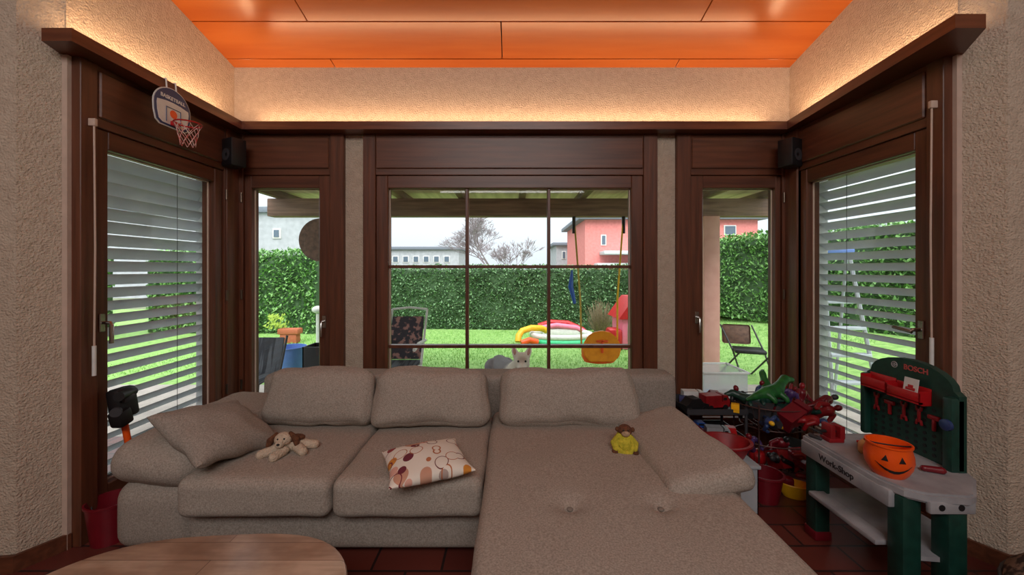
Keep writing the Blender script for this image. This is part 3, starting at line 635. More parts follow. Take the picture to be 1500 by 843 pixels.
bm=bmesh.new(); lathe(bm,[(.09,0),(.12,.07),(.13,.07),(.13,.08),(.115,.08),(.085,.006)],(1.17,2.15,.256),32,sx=1.15,sy=.9); obj('tub',bm,Mtred,r)
r=thing('toy_cart','grey two-tier rack carrying toy cars behind right sofa arm','rack',(1.27,2.57,0))
for z in (.20,.38):
    bm=bmesh.new(); obox(bm,1.08,1.46,2.40,2.70,z,z+.035,.006); obj('tray',bm,Mdgrey,r)
for x in (1.09,1.45):
    for y in (2.41,2.69):
        bm=bmesh.new(); cyl(bm,(x,y,0),(x,y,.42),.009); obj('post',bm,Mdgrey,r)
def car(lb,loc,rz,m,sc=1,tr=False,grp='toy cars on the rack'):
    r=thing('toy_car',lb,'toy car',loc,(0,0,rz) if not isinstance(rz,tuple) else rz,grp,local=True)
    L=.13*sc; w=.055*sc
    if tr: pr=[(-.5,.1),(.5,.1),(.5,.3),(.42,.52),(.22,.56),(.2,.3),(.16,.3),(.16,.55),(-.5,.55)]
    else: pr=[(-.5,.1),(.5,.1),(.5,.26),(.26,.32),(.12,.5),(-.22,.5),(-.38,.32),(-.5,.28)]
    bm=bmesh.new(); M=Matrix(((1,0,0,0),(0,0,-1,0),(0,1,0,0),(0,0,0,1))); prism(bm,[(x*L,y*L) for x,y in pr],-w/2,w/2,M); obj('body',bm,m,r)
    bm=bmesh.new(); rb(bm,(-.04*L if not tr else .3*L,0,.41*L),((.3 if not tr else .14)*L,w*1.02,.1*L)); obj('windows',bm,Mblack,r)
    for x in (-.3,.3):
        for s in (-1,1):
            bm=bmesh.new(); cyl(bm,(x*L,s*w*.36,.1*L),(x*L,s*w*.56,.1*L),.1*L,n=14); obj('wheel',bm,Mblack,r)
    return r
zt=.387
for a in (('red toy truck in the middle of the top tier of the rack',(1.30,2.50,zt),R(10),Mtred,1.3,True),
('white toy truck at the back of the top tier of the rack',(1.22,2.62,zt),R(-5),Mwhite,1.1,True),
('black toy car at the front of the top tier of the rack',(1.15,2.46,zt),R(15),Mblack,1.3),
('yellow toy car at the right end of the top tier',(1.40,2.44,zt),R(60),Myellow,.8),
('dark red toy car at the back right of the top tier',(1.37,2.62,zt),R(-20),Mdred,1.1),
('navy toy car behind the black car on the top tier',(1.13,2.57,zt),R(70),Mnavy,.9),
('dark red toy car at left on the lower tier of the rack',(1.16,2.48,.207),R(5),Mdred,1.3),
('grey toy truck at right on the lower tier of the rack',(1.30,2.46,.207),R(-10),Mgrey,1.1,True),
('red toy car at the right end of the lower tier',(1.40,2.50,.207),R(75),Mred,1.0),
('blue toy car at the back of the lower tier',(1.25,2.58,.207),R(0),Mblue,1.0)): car(*a)
tub('red_basin','round red basin on the floor before the wire baskets',(1.41,2.17,0),.065,.088,.14,Mdred)
BX,BY=1.655,2.48
r=thing('wire_basket','two-tier metal wire basket stand full of toys by right windows','basket',(BX,BY,0))
def wire(z0,z1,a,b,nm):
    bm=bmesh.new(); cx,cy=BX,BY
    for z,k in ((z0,.8),(z1,1.0)): tube(bm,[(cx+a*k*math.cos(t),cy+b*k*math.sin(t),z) for t in [2*math.pi*i/36 for i in range(36)]],.0035,5,True)
    for i in range(20):
        t=2*math.pi*i/20; tube(bm,[(cx+a*.8*math.cos(t),cy+b*.8*math.sin(t),z0),(cx+a*math.cos(t),cy+b*math.sin(t),z1)],.0015,4)
    for i in range(-4,5):
        q=i/5; y=b*.8*math.sqrt(1-q*q); tube(bm,[(cx+a*.8*q,cy-y,z0),(cx+a*.8*q,cy+y,z0)],.0015,4)
    obj(nm,bm,Mwire,r)
wire(.30,.44,.235,.185,'upper_basket'); wire(.06,.22,.235,.185,'lower_basket')
for s,q in ((-1,-1),(1,-1),(-1,1),(1,1)):
    bm=bmesh.new(); cyl(bm,(BX+s*.165,BY+q*.133,0),(BX+s*.165,BY+q*.133,.46),.005); obj('upright',bm,Mwire,r)
DZ=-.04
def dino(lb,loc,rot,m,sc=1):
    loc=(loc[0],loc[1],loc[2]+DZ)
    bm=bmesh.new(); L=[(-.17,0,.03),(-.1,0,.045),(-.03,0,.055),(.04,0,.065),(.085,0,.10),(.12,0,.125)]
    limb(bm,L,[.008,.022,.038,.040,.026,.026]); limb(bm,[(.12,0,.125),(.165,0,.118)],[.024,.016])
    for x in (-.04,.04):
        for s in (-1,1): limb(bm,[(x,s*.022,.045),(x+.01,s*.04,.02),(x+.012,s*.042,.008)],[.020,.015,.013],8)
    M=Matrix.Translation(loc)@eul(rot)@Matrix.Scale(sc,4); bmesh.ops.transform(bm,matrix=M,verts=bm.verts)
    return obj('toy_dinosaur',bm,m,label=lb,cat='toy dinosaur',group='toy dinosaurs in the wire basket',remesh=.005)
dino('biggest bright green toy dinosaur on top of the wire basket pile',(BX-.02,BY-.05,.485),(R(-20),R(0),R(12)),Mtoygreen,1.1)
dino('darker green toy dinosaur leaning over the left basket rim',(BX-.13,BY-.07,.46),(R(40),R(10),R(170)),Mgreen,.9)
dino('green toy dinosaur at the back of the basket, head raised',(BX+.03,BY+.07,.50),(R(-20),R(-20),R(60)),Mtoygreen,.8)
dino('mossy dark green dinosaur lying along the right of the upper basket',(BX+.12,BY-.03,.44),(R(70),0,R(-30)),Mgreen,.8)
def figure(lb,loc,rot,m,m2,sc=1,grp='toy figures in the wire baskets'):
    if loc[2]>.3: loc=(loc[0],loc[1],loc[2]+DZ)
    r=thing('toy_figure',lb,'toy figure',loc,rot,grp,local=True); sc*=.85
    bm=bmesh.new(); limb(bm,[(0,0,.09),(0,0,.14),(0,0,.155)],[.022,.031,.018],10)
    for s in (-1,1):
        limb(bm,[(s*.014,0,.095),(s*.024,-.006,.05),(s*.024,0,.012)],[.018,.015,.012],8); limb(bm,[(s*.032,0,.15),(s*.054,-.01,.12),(s*.05,-.04,.10)],[.014,.012,.011],8)
    bmesh.ops.scale(bm,vec=(sc,)*3,verts=bm.verts); obj('body',bm,m,r,remesh=.004)
    bm=bmesh.new(); blob(bm,(0,0,.185*sc),(.015*sc,.017*sc,.02*sc)); obj('head',bm,m2,r)
figs=[('red toy figure tilted on the right side of the basket',(.10,-.10,.42),(R(30),R(60),0),Mtred,Mdred,1.3),
('red toy figure with navy head lying in the upper basket',(.0,-.12,.42),(R(80),0,R(40)),Mtred,Mnavy,1.2),
('black toy figure with red head at the left of the upper basket',(-.17,.0,.37),(R(-10),R(-12),0),Mblack,Mdred,1.2),
('navy toy figure with red head behind the green dinosaur',(-.02,.11,.40),(R(10),0,R(20)),Mnavy,Mdred,1.1),
('dark red toy figure hanging over the right basket rim',(.17,-.04,.45),(R(60),R(30),R(60)),Mdred,Mdgrey,1.2),
('purple toy figure sitting high in the middle of the basket pile',(.07,.02,.44),(R(20),R(25),R(-20)),Mpurple,Mdred,1.0),
('red toy figure upside down at the back right of the basket',(.15,.06,.58),(R(170),R(10),0),Mtred,Mnavy,1.0),
('navy figure with yellow head at the front left rim of the basket',(-.14,-.12,.41),(R(70),R(-50),0),Mnavy,Myellow,1.05),
('crimson figure standing at far right of the upper basket',(.19,.03,.38),(R(0),R(12),R(20)),Mdred,Mtred,1.2),
('red toy figure face down in the lower basket',(-.08,-.10,.13),(R(85),0,R(70)),Mtred,Mtred,1.3),
('black toy figure lying in the lower basket',(.07,-.08,.13),(R(80),0,R(-60)),Mblack,Mdgrey,1.4),
('crimson toy figure with black head at the back of the lower basket',(-.02,.03,.10),(R(40),R(20),0),Mdred,Mblack,1.2),
('crimson figure lying across the front of the lower basket',(.0,-.14,.17),(R(85),R(80),R(0)),Mdred,Mtred,1.4),
('purple figure at the left end of the lower basket',(-.16,-.02,.10),(R(30),R(-20),0),Mpurple,Mdred,1.3)]
for a in figs: figure(a[0],(BX+a[1][0],BY+a[1][1],a[1][2]),*a[2:])
G2='toy vehicles in the wire baskets'
car('crimson toy truck tipped in the front of the upper basket',(BX+.05,BY-.11,.35),(R(25),R(-20),R(20)),Mdred,1.6,True,G2)
car('dark grey toy truck at the left of the upper basket',(BX-.10,BY-.06,.34),(R(10),R(15),R(-40)),Mdgrey,1.6,True,G2)
car('red toy truck on its side in the lower basket',(BX+.02,BY-.06,.10),(R(60),0,R(10)),Mtred,1.9,True,G2)
car('black toy car wedged at the right of the lower basket',(BX+.12,BY-.04,.10),(R(10),R(-20),R(50)),Mblack,1.7,False,G2)
for lb,c,s,m in (('yellow ball in the upper basket',(-.03,-.14,.35),.032,Myellow),('bright red ball in the lower basket',(-.12,-.05,.11),.05,Mred),('crimson ball in the middle of the upper basket',(.03,-.02,.36),.055,Mdred),('crimson ball in the middle of the lower basket',(.02,-.11,.11),.045,Mdred)):
    bm=bmesh.new(); blob(bm,(BX+c[0],BY+c[1],c[2]),(s,)*3,n=20); obj('toy_ball',bm,m,label=lb,cat='ball',group='balls in the wire baskets')
r=thing('toy_boat','yellow toy boat on the floor in front of the wire baskets','toy boat',(1.585,2.19,0),(0,0,R(-25)),local=True)
bm=bmesh.new()
rings=[]
for z,k in ((0,.6),(.03,.85),(.075,1.0),(.08,.93),(.045,.8)):
    rings.append([bm.verts.new((x*k,y*k,z)) for x,y in [(.08*math.cos(t)*(1 if math.cos(t)<0 else 1.2),.05*math.sin(t)) for t in [2*math.pi*i/28 for i in range(28)]]])
for a,b in zip(rings,rings[1:]):
    for k in range(28): bm.faces.new((a[k],a[(k+1)%28],b[(k+1)%28],b[k]))
bm.faces.new(rings[0][::-1]); bm.faces.new(rings[-1]); obj('hull',bm,Myellow,r)
bm=bmesh.new(); rb(bm,(-.03,0,.075),(.06,.05,.06),(0,0,0),.01); obj('cabin',bm,Mdred,r)

# ================================================================ OUTSIDE
def gz(x,y):
    s=max(0,min(1,(x-2.9)/2.4)); s=s*s*(3-2*s); k=max(0,min(1,(y-2.5)/2)); 
    return -.15+.5*s*k
V=[];Fc=[]; nx,ny=90,60
for j in range(ny+1):
    for i in range(nx+1):
        x=-16+32*i/nx; y=.3+13.7*j/ny; V.append((x,y,gz(x,y)+noise.noise(Vector((x*.7,y*.7,0)))*.02*(1 if y>4.5 else 0)))
for j in range(ny):
    for i in range(nx):
        a=j*(nx+1)+i; Fc.append((a,a+1,a+nx+2,a+nx+1))
raw('ground',V,Fc,Mgrass,kind='structure')
bm=bmesh.new(); bx(bm,-60,60,14,90,-.35,-.2); obj('ground_far',bm,mat('far_ground',(120,130,100),.9),kind='structure')
bm=bmesh.new(); bx(bm,-4.6,3.3,3.02,4.5,-.2,-.05,.01); bx(bm,-4.6,-2.24,.4,3.02,-.2,-.05,.01); bx(bm,2.24,3.3,.4,3.02,-.2,-.05,.01); obj('ground_patio',bm,Mpatio,kind='structure')
V=[];Fc=[]
for k in range(30000):
    x=random.uniform(-6,5); y=random.uniform(5.15,9.0); z=gz(x,y)-.005; a=random.uniform(0,6.28); h=random.uniform(.02,.05); w=.006
    dx,dy=math.cos(a)*w,math.sin(a)*w; n=len(V); V+= [(x-dx,y-dy,z),(x+dx,y+dy,z),(x+random.uniform(-.02,.02),y+random.uniform(-.02,.02),z+h)]; Fc.append((n,n+1,n+2))
raw('grass',V,Fc,Mblade,label='short bright green lawn grass behind the house',cat='grass',kind='stuff')
def hedge(lb,a,b,wd,h,nl,ls,m,zf=None):
    a=Vector(a);b=Vector(b); d=(b-a); L=d.length; d=d/L; nrm=Vector((d.y,-d.x))
    z0=gz((a.x+b.x)/2,(a.y+b.y)/2) if zf is None else zf
    r=thing('hedge',lb,'hedge',((a.x+b.x)/2,(a.y+b.y)/2,z0))
    bm=bmesh.new(); nn=int(L/.25)+1; rg=[]
    for i in range(nn+1):
        c=a+d*(L*i/nn); ring=[]
        for (o,z) in [(wd/2,0),(wd/2,.35),(wd/2,.7),(wd/2,.92),(wd*.3,1),(-wd*.3,1),(-wd/2,.9),(-wd/2,0)]:
            k=1+.12*noise.noise(Vector((c.x*2,z*4,o*5))); q=c+nrm*(o*k*.9); ring.append(bm.verts.new((q.x,q.y,z0+z*h*.97)))
        rg.append(ring)
    for p,q in zip(rg,rg[1:]):
        for k in range(8): bm.faces.new((p[k],p[(k+1)%8],q[(k+1)%8],q[k]))
    bm.faces.new(rg[0]); bm.faces.new(rg[-1][::-1]); obj('branches',bm,Mcore,r)
    V=[];Fc=[]
    for _ in range(nl):
        t=random.uniform(0,L); u=random.random()
        if u<.8: o=wd/2*random.uniform(.82,1.08); z=h*random.random()**.95
        else: o=random.uniform(-wd/2,wd/2); z=h*random.uniform(.96,1.05)
        wv=.05*noise.noise(Vector((t*1.7,z*2.5,3)))+.03*noise.noise(Vector((t*5,z*5,9)))
        c2=a+d*t+nrm*(o+wv); c=Vector((c2.x,c2.y,z0+z+(.05*noise.noise(Vector((t*2,0,5))) if z>h*.8 else 0)))
        u1=Vector((random.gauss(0,1),random.gauss(0,1),random.gauss(0,1))).normalized(); w1=frame(u1)[0]; s=ls*random.uniform(.6,1.2); n=len(V)
        V+= [tuple(c-u1*s*.6),tuple(c+w1*s*.32),tuple(c+u1*s*.6),tuple(c-w1*s*.32)]; Fc.append((n,n+1,n+2,n+3))
    raw('foliage',V,Fc,m,r)
hedge('long trimmed green hedge across the back of the lawn',(-4.1,9.6),(3.7,9.6),.7,1.47,22000,.065,Mhedge)
hedge('taller hedge at left beyond the blue tub',(-8.2,9.2),(-4.3,9.0),.9,1.80,9000,.085,Mhedge2)
hedge('tall bright hedge sloping up at right of the garden',(4.2,9.6),(6.6,3.6),.8,1.62,17000,.075,Mhedge2,.3)
hedge('hedge along the left side of the garden seen through slats',(-8.6,3.0),(-9.0,8.4),.8,1.9,5000,.09,Mhedge2)
# patio roof
r=thing('patio_roof','brown timber patio roof with beam and rafters outside windows','patio roof',(.1,4.2,1.95))
bm=bmesh.new(); bx(bm,-3.1,3.33,4.92,5.08,1.955,2.18,.01); obj('beam',bm,Mpergola,r)
for i in range(9):
    x=-2.95+i*.77; bm=bmesh.new(); bx(bm,x-.04,x+.04,3.03,5.5,2.18,2.27,.004); obj('rafter',bm,Mrafter,r)
bm=bmesh.new(); bx(bm,-3.1,3.35,3.03,5.55,2.27,2.275); obj('roof_boards',bm,Mroofb,r)
bm=bmesh.new(); bx(bm,2.42,2.62,4.9,5.1,-.15,1.955,.005); obj('pillar',bm,Mpinkp,label='pale pink square pillar supporting the patio roof',cat='pillar')
r=thing('hanging_disc','round brown disc hanging under patio roof outside left window','hanging disc',(-2.40,4.9,1.65))
bm=bmesh.new(); lathe(bm,[(.02,0),(.24,.005),(.27,.015),(.27,.03),(.02,.035)],(-2.40,4.9,1.65),36,eul((R(90),0,0)).to_3x3()); obj('disc',bm,Mrust,r)
bm=bmesh.new(); cyl(bm,(-2.4,4.93,1.88),(-2.4,4.95,1.98),.006); obj('hook',bm,Mblack,r)
def house(lb,x0,x1,y0,y1,z1,m,roof=None,over=.5,wins=(),slabs=()):
    r=thing('house',lb,'house',((x0+x1)/2,(y0+y1)/2,-.25))
    bm=bmesh.new(); bx(bm,x0,x1,y0,y1,-.25,z1); obj('walls',bm,m,r)
    if roof: bm=bmesh.new(); bx(bm,x0-over,x1+over,y0-over,y1+over,z1,z1+.3,.03); obj('roof',bm,roof,r)
    for (a,b,c,d) in wins:
        bm=bmesh.new(); bx(bm,a,b,y0-.06,y0+.05,c,d,.02); w=obj('window',bm,Mwhite,r); bm=bmesh.new(); bx(bm,a+.08,b-.08,y0-.09,y0,c+.08,d-.08); obj('pane',bm,Mwing,w)
    for (a,b,c,d,e) in slabs:
        bm=bmesh.new(); bx(bm,a,b,y0-e,y0+.05,c,d,.03); obj('balcony',bm,Mconc2,r)
def q(px,Y): return (px-750)*Y/F
def qz(py,Y): return H+(HY-py)*Y/F
Y=28
house('pink rendered house with pale ledges beyond the hedge',q(857,Y),q(1110,Y),Y,Y+9,qz(322,Y),Mpinkw,Mroofg,.5,[(q(1060,Y),q(1078,Y),qz(345,Y),qz(330,Y)),(q(880,Y),q(888,Y),qz(360,Y),qz(344,Y))],[(q(878,Y),q(960,Y),qz(374,Y),qz(369,Y),1.5),(q(870,Y),q(940,Y),qz(392,Y),qz(386,Y),1.2)])
Y=40
house('small pale grey house left of the pink house',q(815,Y),q(850,Y),Y,Y+6,qz(360,Y),Mconc,Mroofg,.4,[(q(823,Y),q(829,Y),qz(380,Y),qz(368,Y))])
house('long low grey building with a row of windows behind hedge',q(520,Y),q(672,Y),Y,Y+8,qz(366,Y),Mconc,Mroofg,.3,[(q(p,Y),q(p+9,Y),qz(385,Y),qz(375,Y)) for p in (575,590,605,620,635,650)])
Y=20
house('plain concrete building rising behind the left hedge',q(-60,Y),q(478,Y),Y,Y+8,qz(312,Y),Mconc,Mroofg,.2,[(q(400,Y),q(412,Y),qz(350,Y),qz(335,Y))])
def tree(lb,base,h,seed,spread,depth=6,mn=.009):
    rnd=random.Random(seed); r=thing('bare_tree',lb,'tree',base); segs=[]
    def rec(p,d,l,rad,k):
        e=p+d*l; segs.append((p.copy(),e.copy(),rad,k))
        if k==0: return
        for _ in range(3 if k>1 else 4):
            nd=(d+Vector((rnd.gauss(0,spread),rnd.gauss(0,spread),rnd.uniform(-.1,.35)))).normalized(); rec(p+d*l*rnd.uniform(.6,1),nd,l*rnd.uniform(.62,.85),rad*.62,k-1)
    rec(Vector(base),Vector((0,0,1)),h*.32,h*.016,depth)
    bt=bmesh.new(); bb=bmesh.new()
    for p,e,rad,k in segs:
        cyl(bt if k==depth else bb,p,e,max(rad,mn),max(rad*.65,mn*.8),n=6 if k>3 else 3)
    obj('trunk',bt,Mbark,r); obj('branches',bb,Mbark,r)
tree('bare leafless tree behind the hedge in the middle',(q(722,20),20,-.25),4.5,5,.62,7,.006)
tree('small bare purple-brown shrub tree right of the bigger tree',(q(750,18),18,-.25),2.9,11,.45,6,.007)
# swing
r=thing('toddler_swing','yellow toddler swing seat hanging by ropes from patio beam','swing',(1.09,4.92,.05))
cx,cy,cz_=1.10,4.92,.10
bm=bmesh.new()
prof=[(.10,0),(.19,.02),(.22,.08),(.225,.2),(.215,.2),(.205,.08),(.17,.035),(.08,.015)]
lathe(bm,prof,(cx,cy,cz_),32,sx=1,sy=.75); obj('bucket',bm,Morange,r)
bm=bmesh.new(); pts=[(-.15,-.03),(.15,-.03),(.21,.03),(.235,.12),(.22,.2),(.17,.28),(.10,.33),(0,.35),(-.10,.33),(-.17,.28),(-.22,.2),(-.235,.12),(-.21,.03)]
M=Matrix.Translation((cx,cy-.15,cz_+.08))@Matrix(((1,0,0,0),(0,0,-1,0),(0,1,0,0),(0,0,0,1))); prism(bm,pts,-.02,.02,M)
bmesh.ops.bevel(bm,geom=list(bm.edges),offset=.01,segments=2,affect='EDGES'); obj('front_shield',bm,Myor,r)
bm=bmesh.new(); bx(bm,cx-.014,cx+.014,cy-.19,cy-.165,cz_+.16,cz_+.32,.006); bx(bm,cx-.07,cx+.07,cy-.19,cy-.165,cz_+.29,cz_+.315,.006); obj('safety_bar',bm,Morange,r)
Mrope=mat('tan_rope',(206,170,80),.8)
for s,x1 in ((-1,P(841,320,4.95).x),(1,P(914,320,4.95).x)):
    bm=bmesh.new(); tube(bm,[(x1,4.97,1.98),(cx+s*.235,4.93,.9),(cx+s*.225,4.9,cz_+.2)],.012,6); obj('rope',bm,Myellow if s>0 else Mrope,r)
    bm=bmesh.new(); cyl(bm,(x1,4.97,1.74),(x1,4.97,1.97),.022); obj('rope_clamp',bm,Mblack,r)
bm=bmesh.new(); tube(bm,[P(838,396,4.85),P(836,420,4.85),P(842,445,4.85)],.02,6,radii=[.012,.035,.02]); obj('blue_strap',bm,Mblue,r)
# inflatables
Y=7.6
def torus(bm,c,a,b,rad,z,n=40): tube(bm,[(c[0]+a*math.cos(t),c[1]+b*math.sin(t),z) for t in [2*math.pi*i/n for i in range(n)]],rad,12,True)
r=thing('inflatable_pool','mint green and white inflatable paddling pool on the lawn','inflatable pool',(q(822,Y),Y,-.15))
bm=bmesh.new(); torus(bm,(q(822,Y),Y),.58,.42,.065,-.09); obj('lower_ring',bm,Mlgreen,r)
bm=bmesh.new(); torus(bm,(q(822,Y),Y),.57,.41,.055,.01); obj('upper_ring',bm,Mwhite,r)
r=thing('inflatable_arch','yellow orange inflatable arch lying beside the paddling pool','inflatable toy',(q(775,Y),Y-.2,-.15))
bm=bmesh.new(); c=q(778,Y); tube(bm,[(c-.26,Y-.35,-.07),(c-.25,Y-.3,.03),(c-.18,Y-.2,.11),(c,Y-.1,.15),(c+.2,Y,.13),(c+.3,Y+.1,.07)],.06,12); obj('arch_tube',bm,Myellow,r)
bm=bmesh.new(); tube(bm,[(c-.2,Y-.45,-.08),(c-.05,Y-.4,-.03),(c+.1,Y-.35,-.08)],.06,12); obj('foot_tube',bm,Morange,r)
r=thing('inflatable_slide','red and white inflatable slide behind the paddling pool','inflatable toy',(q(825,Y),Y+.3,-.15))
bm=bmesh.new(); c=q(825,Y); tube(bm,[(c-.45,Y+.45,.10),(c-.2,Y+.45,.18),(c+.15,Y+.45,.16),(c+.45,Y+.45,.03),(c+.55,Y+.4,-.08)],.065,12); obj('red_tube',bm,Mred,r)
bm=bmesh.new(); tube(bm,[(c-.4,Y+.25,.10),(c-.1,Y+.25,.15),(c+.3,Y+.25,.10),(c+.6,Y+.25,-.06)],.055,12); obj('pink_tube',bm,Mpink,r)
bm=bmesh.new(); rb(bm,(c,Y+.35,-.02),(.8,.3,.24),(0,0,0),.08); obj('slide_body',bm,Mwhite,r)
# playhouse
r=thing('playhouse','red and pink plastic playhouse at the right of the lawn','playhouse',(2.35,7.2,-.15))
bm=bmesh.new(); bx(bm,1.95,2.8,6.9,7.6,-.15,.42,.03); obj('walls',bm,Mpink,r)
bm=bmesh.new(); prism(bm,[(1.88,.40),(2.87,.40),(2.6,.78),(2.15,.78)],-.4,.4,Matrix.Translation((0,7.25,0))@Matrix(((1,0,0,0),(0,0,-1,0),(0,1,0,0),(0,0,0,1)))); obj('roof',bm,Mred,r)
for a in ((2.05,2.25,.02,.30),(2.45,2.7,-.12,.30)):
    bm=bmesh.new(); bx(bm,a[0],a[1],6.88,6.92,a[2],a[3],.01); obj('window_panel',bm,Mwhite,r)
bm=bmesh.new(); bx(bm,1.72,1.95,6.85,7.2,-.15,.22,.05); obj('red_step',bm,Mred,r)
V=[];Fc=[]
for _ in range(260):
    a=random.uniform(0,6.28); rr=random.random()**.5; x=q(880,8.7)+.12*rr*math.cos(a); y=8.7+.12*rr*math.sin(a); h=random.uniform(.35,.85)*(1-.3*rr)
    X=x+.26*rr*math.cos(a)*random.uniform(.4,1.1)+random.gauss(0,.04); Yy=y+.25*rr*math.sin(a); w=.006; n=len(V); V+= [(x-w,y,-.15),(x+w,y,-.15),(X+w*.5,Yy,-.15+h),(X-w*.5,Yy,-.15+h)]; Fc.append((n,n+1,n+2,n+3))
raw('dry_grass_clump',V,Fc,Mstraw,label='dry brown clump of tall grass against the hedge',cat='plant')
r=thing('camping_chair','folding camp chair with dark printed back outside centre window','garden chair',(-1.15,4.2,-.05))
x0,x1=-1.38,-.98
bm=bmesh.new(); M_=basis(((x0+x1)/2,4.35,.52),(1,0,0),(0,.18,.5)); t=bmesh.new(); softbox(t,(0,0,0),(.36,.48,.02),.01); app(bm,t,M_); obj('back_panel',bm,Mprint,r)
bm=bmesh.new(); rb(bm,((x0+x1)/2,4.08,.26),(.38,.4,.02),(R(6),0,0),.008); obj('seat',bm,Mstripe,r)
for s in (x0,x1):
    bm=bmesh.new(); tube(bm,[(s,4.5,.82),(s,4.2,.27),(s,3.95,-.04)],.013,8); tube(bm,[(s,3.88,.30),(s,4.2,.24),(s,4.5,-.04)],.013,8); obj('side_frame',bm,Mwhite,r)
    bm=bmesh.new(); tube(bm,[(s,4.40,.48),(s,4.1,.50),(s,3.9,.47)],.018,8); obj('armrest',bm,Mwhite,r)
bm=bmesh.new(); tube(bm,[(x0,4.5,.82),((x0+x1)/2,4.5,.84),(x1,4.5,.82)],.013,8); obj('top_bar',bm,Mwhite,r)
cx=-2.60
r=thing('garden_chair','grey striped garden chair outside the narrow left window','garden chair',(cx,3.9,-.05))
bm=bmesh.new(); rb(bm,(cx,4.05,.34),(.4,.02,.46),(R(-15),0,0),.008); obj('back_panel',bm,Mstripe,r)
bm=bmesh.new(); rb(bm,(cx,3.82,.2),(.4,.4,.02),(0,0,0),.008); obj('seat',bm,Mstripe,r)
for s in (cx-.22,cx+.22):
    bm=bmesh.new(); tube(bm,[(s,4.12,.58),(s,3.98,.2),(s,4.1,-.04)],.012,8); tube(bm,[(s,3.98,.22),(s,3.65,.2),(s,3.62,-.04)],.012,8); obj('side_frame',bm,Mdgrey,r)
tub('blue_tub','light blue plastic tub on the lawn edge outside left',(q(424,5.2),5.2,-.14),.16,.20,.38,Mlblue)
r=thing('planter_box','black rectangular planter box outside the narrow left window','planter',(-2.36,4.9,-.15))
bm=bmesh.new(); obox(bm,-2.56,-2.16,4.75,5.05,-.15,.33,.015); obj('box',bm,Mblack,r)
bm=bmesh.new(); bx(bm,-2.54,-2.18,4.77,5.03,.2,.25); obj('soil',bm,Mcore,r)
r=thing('parasol_base','white post with round knob outside left window','post',(q(466,6),6,-.15))
bm=bmesh.new(); cyl(bm,(q(466,6),6,-.15),(q(466,6),6,.6),.03); obj('post',bm,Mwhite,r)
bm=bmesh.new(); blob(bm,(q(466,6),6,.66),(.09,.09,.06)); obj('cap',bm,Mwhite,r)
r=thing('flower_trough','terracotta trough with small plants near the left hedge','planter',(q(425,7.6),7.6,-.15))
bm=bmesh.new(); c=q(425,7.6); bx(bm,c-.2,c+.2,7.5,7.7,.02,.13,.02); bx(bm,c-.16,c+.16,7.52,7.68,-.15,.02,.01); obj('trough',bm,Mterra,r)
V=[];Fc=[]
for _ in range(120):
    x=c+random.uniform(-.4,-.05); z=random.uniform(.1,.38); y=7.55+random.uniform(-.1,.1); a=random.uniform(0,6.28); n=len(V); s=.045
    V+= [(x,y,z),(x+s*math.cos(a),y-.02,z+s*.5),(x+s*.3,y+.02,z+s*1.3)]; Fc.append((n,n+1,n+2))
raw('leaves',V,Fc,mat('yellow_green_leaf',(170,196,80),.6),r)
r=thing('stone_edging','low tan stone edging of a bed near left hedge','garden edging',(q(430,6.8),6.8,-.15))
bm=bmesh.new()
for i in range(9): rb(bm,(q(392,6.8)+i*.13,6.8+.03*math.sin(i*2),-.10),(.16,.14,.1),(0,0,i*.4),.025)
obj('stones',bm,mat('tan_stone',(206,180,120),.9,(160,136,94),12),r)
r=thing('storage_crate','translucent storage crate with toys inside on the patio','storage box',(1.9,3.6,-.05))
bm=bmesh.new(); obox(bm,1.70,2.09,3.45,3.8,-.05,.35,.006); obj('box',bm,Mtrans,r)
bm=bmesh.new(); bx(bm,1.685,2.105,3.435,3.45,.35,.37,.004); bx(bm,1.685,2.105,3.80,3.815,.35,.37,.004); bx(bm,1.685,1.70,3.435,3.815,.35,.37,.004); bx(bm,2.09,2.105,3.435,3.815,.35,.37,.004); obj('rim',bm,Mwhite,r)
bm=bmesh.new(); blob(bm,(1.82,3.6,.06),(.09,.08,.11)); obj('contents_blue',bm,Mlblue,r)
bm=bmesh.new(); blob(bm,(1.98,3.62,.06),(.08,.08,.11)); obj('contents_red',bm,Mdred,r)
r=thing('patio_chair','small rust brown folding chair on the lawn outside right','garden chair',(3.1,5.2,gz(3.1,5.2)))
g0=gz(3.1,5.2)
bm=bmesh.new(); rb(bm,(3.05,5.3,.40),(.34,.02,.26),(R(-12),0,R(-20)),.03); obj('back_panel',bm,Mrust,r)
bm=bmesh.new(); rb(bm,(3.1,5.1,.22),(.36,.3,.05),(0,0,R(-20)),.02); obj('seat',bm,Mblack,r)
for s in (-1,1):
    bm=bmesh.new(); tube(bm,[(3.07+s*.18,5.34-s*.06,.52),(3.1+s*.17,5.1-s*.06,.2),(3.15+s*.17,4.98-s*.06,g0)],.011,6); tube(bm,[(3.12+s*.17,4.95-s*.06,.23),(3.04+s*.17,5.3-s*.06,g0)],.011,6); obj('side_frame',bm,Mdgrey,r)
r=thing('step_ladder','aluminium step ladder standing outside behind the right blind','ladder',(3.2,3.8,-.05))
for s in (-1,1):
    bm=bmesh.new(); tube(bm,[(3.2+s*.22,3.6,-.05),(3.2+s*.13,3.85,1.45)],.018,6); obj('front_rail',bm,Msteel,r)
    bm=bmesh.new(); tube(bm,[(3.2+s*.24,4.15,-.05),(3.2+s*.13,3.87,1.45)],.014,6); obj('rear_rail',bm,Msteel,r)
for i in range(5):
    t=(i+1)/6; bm=bmesh.new(); bx(bm,3.2-.22+.09*t,3.2+.22-.09*t,3.58+.25*t,3.66+.25*t,-.05+1.5*t,-.02+1.5*t,.003); obj('tread',bm,Msteel,r)
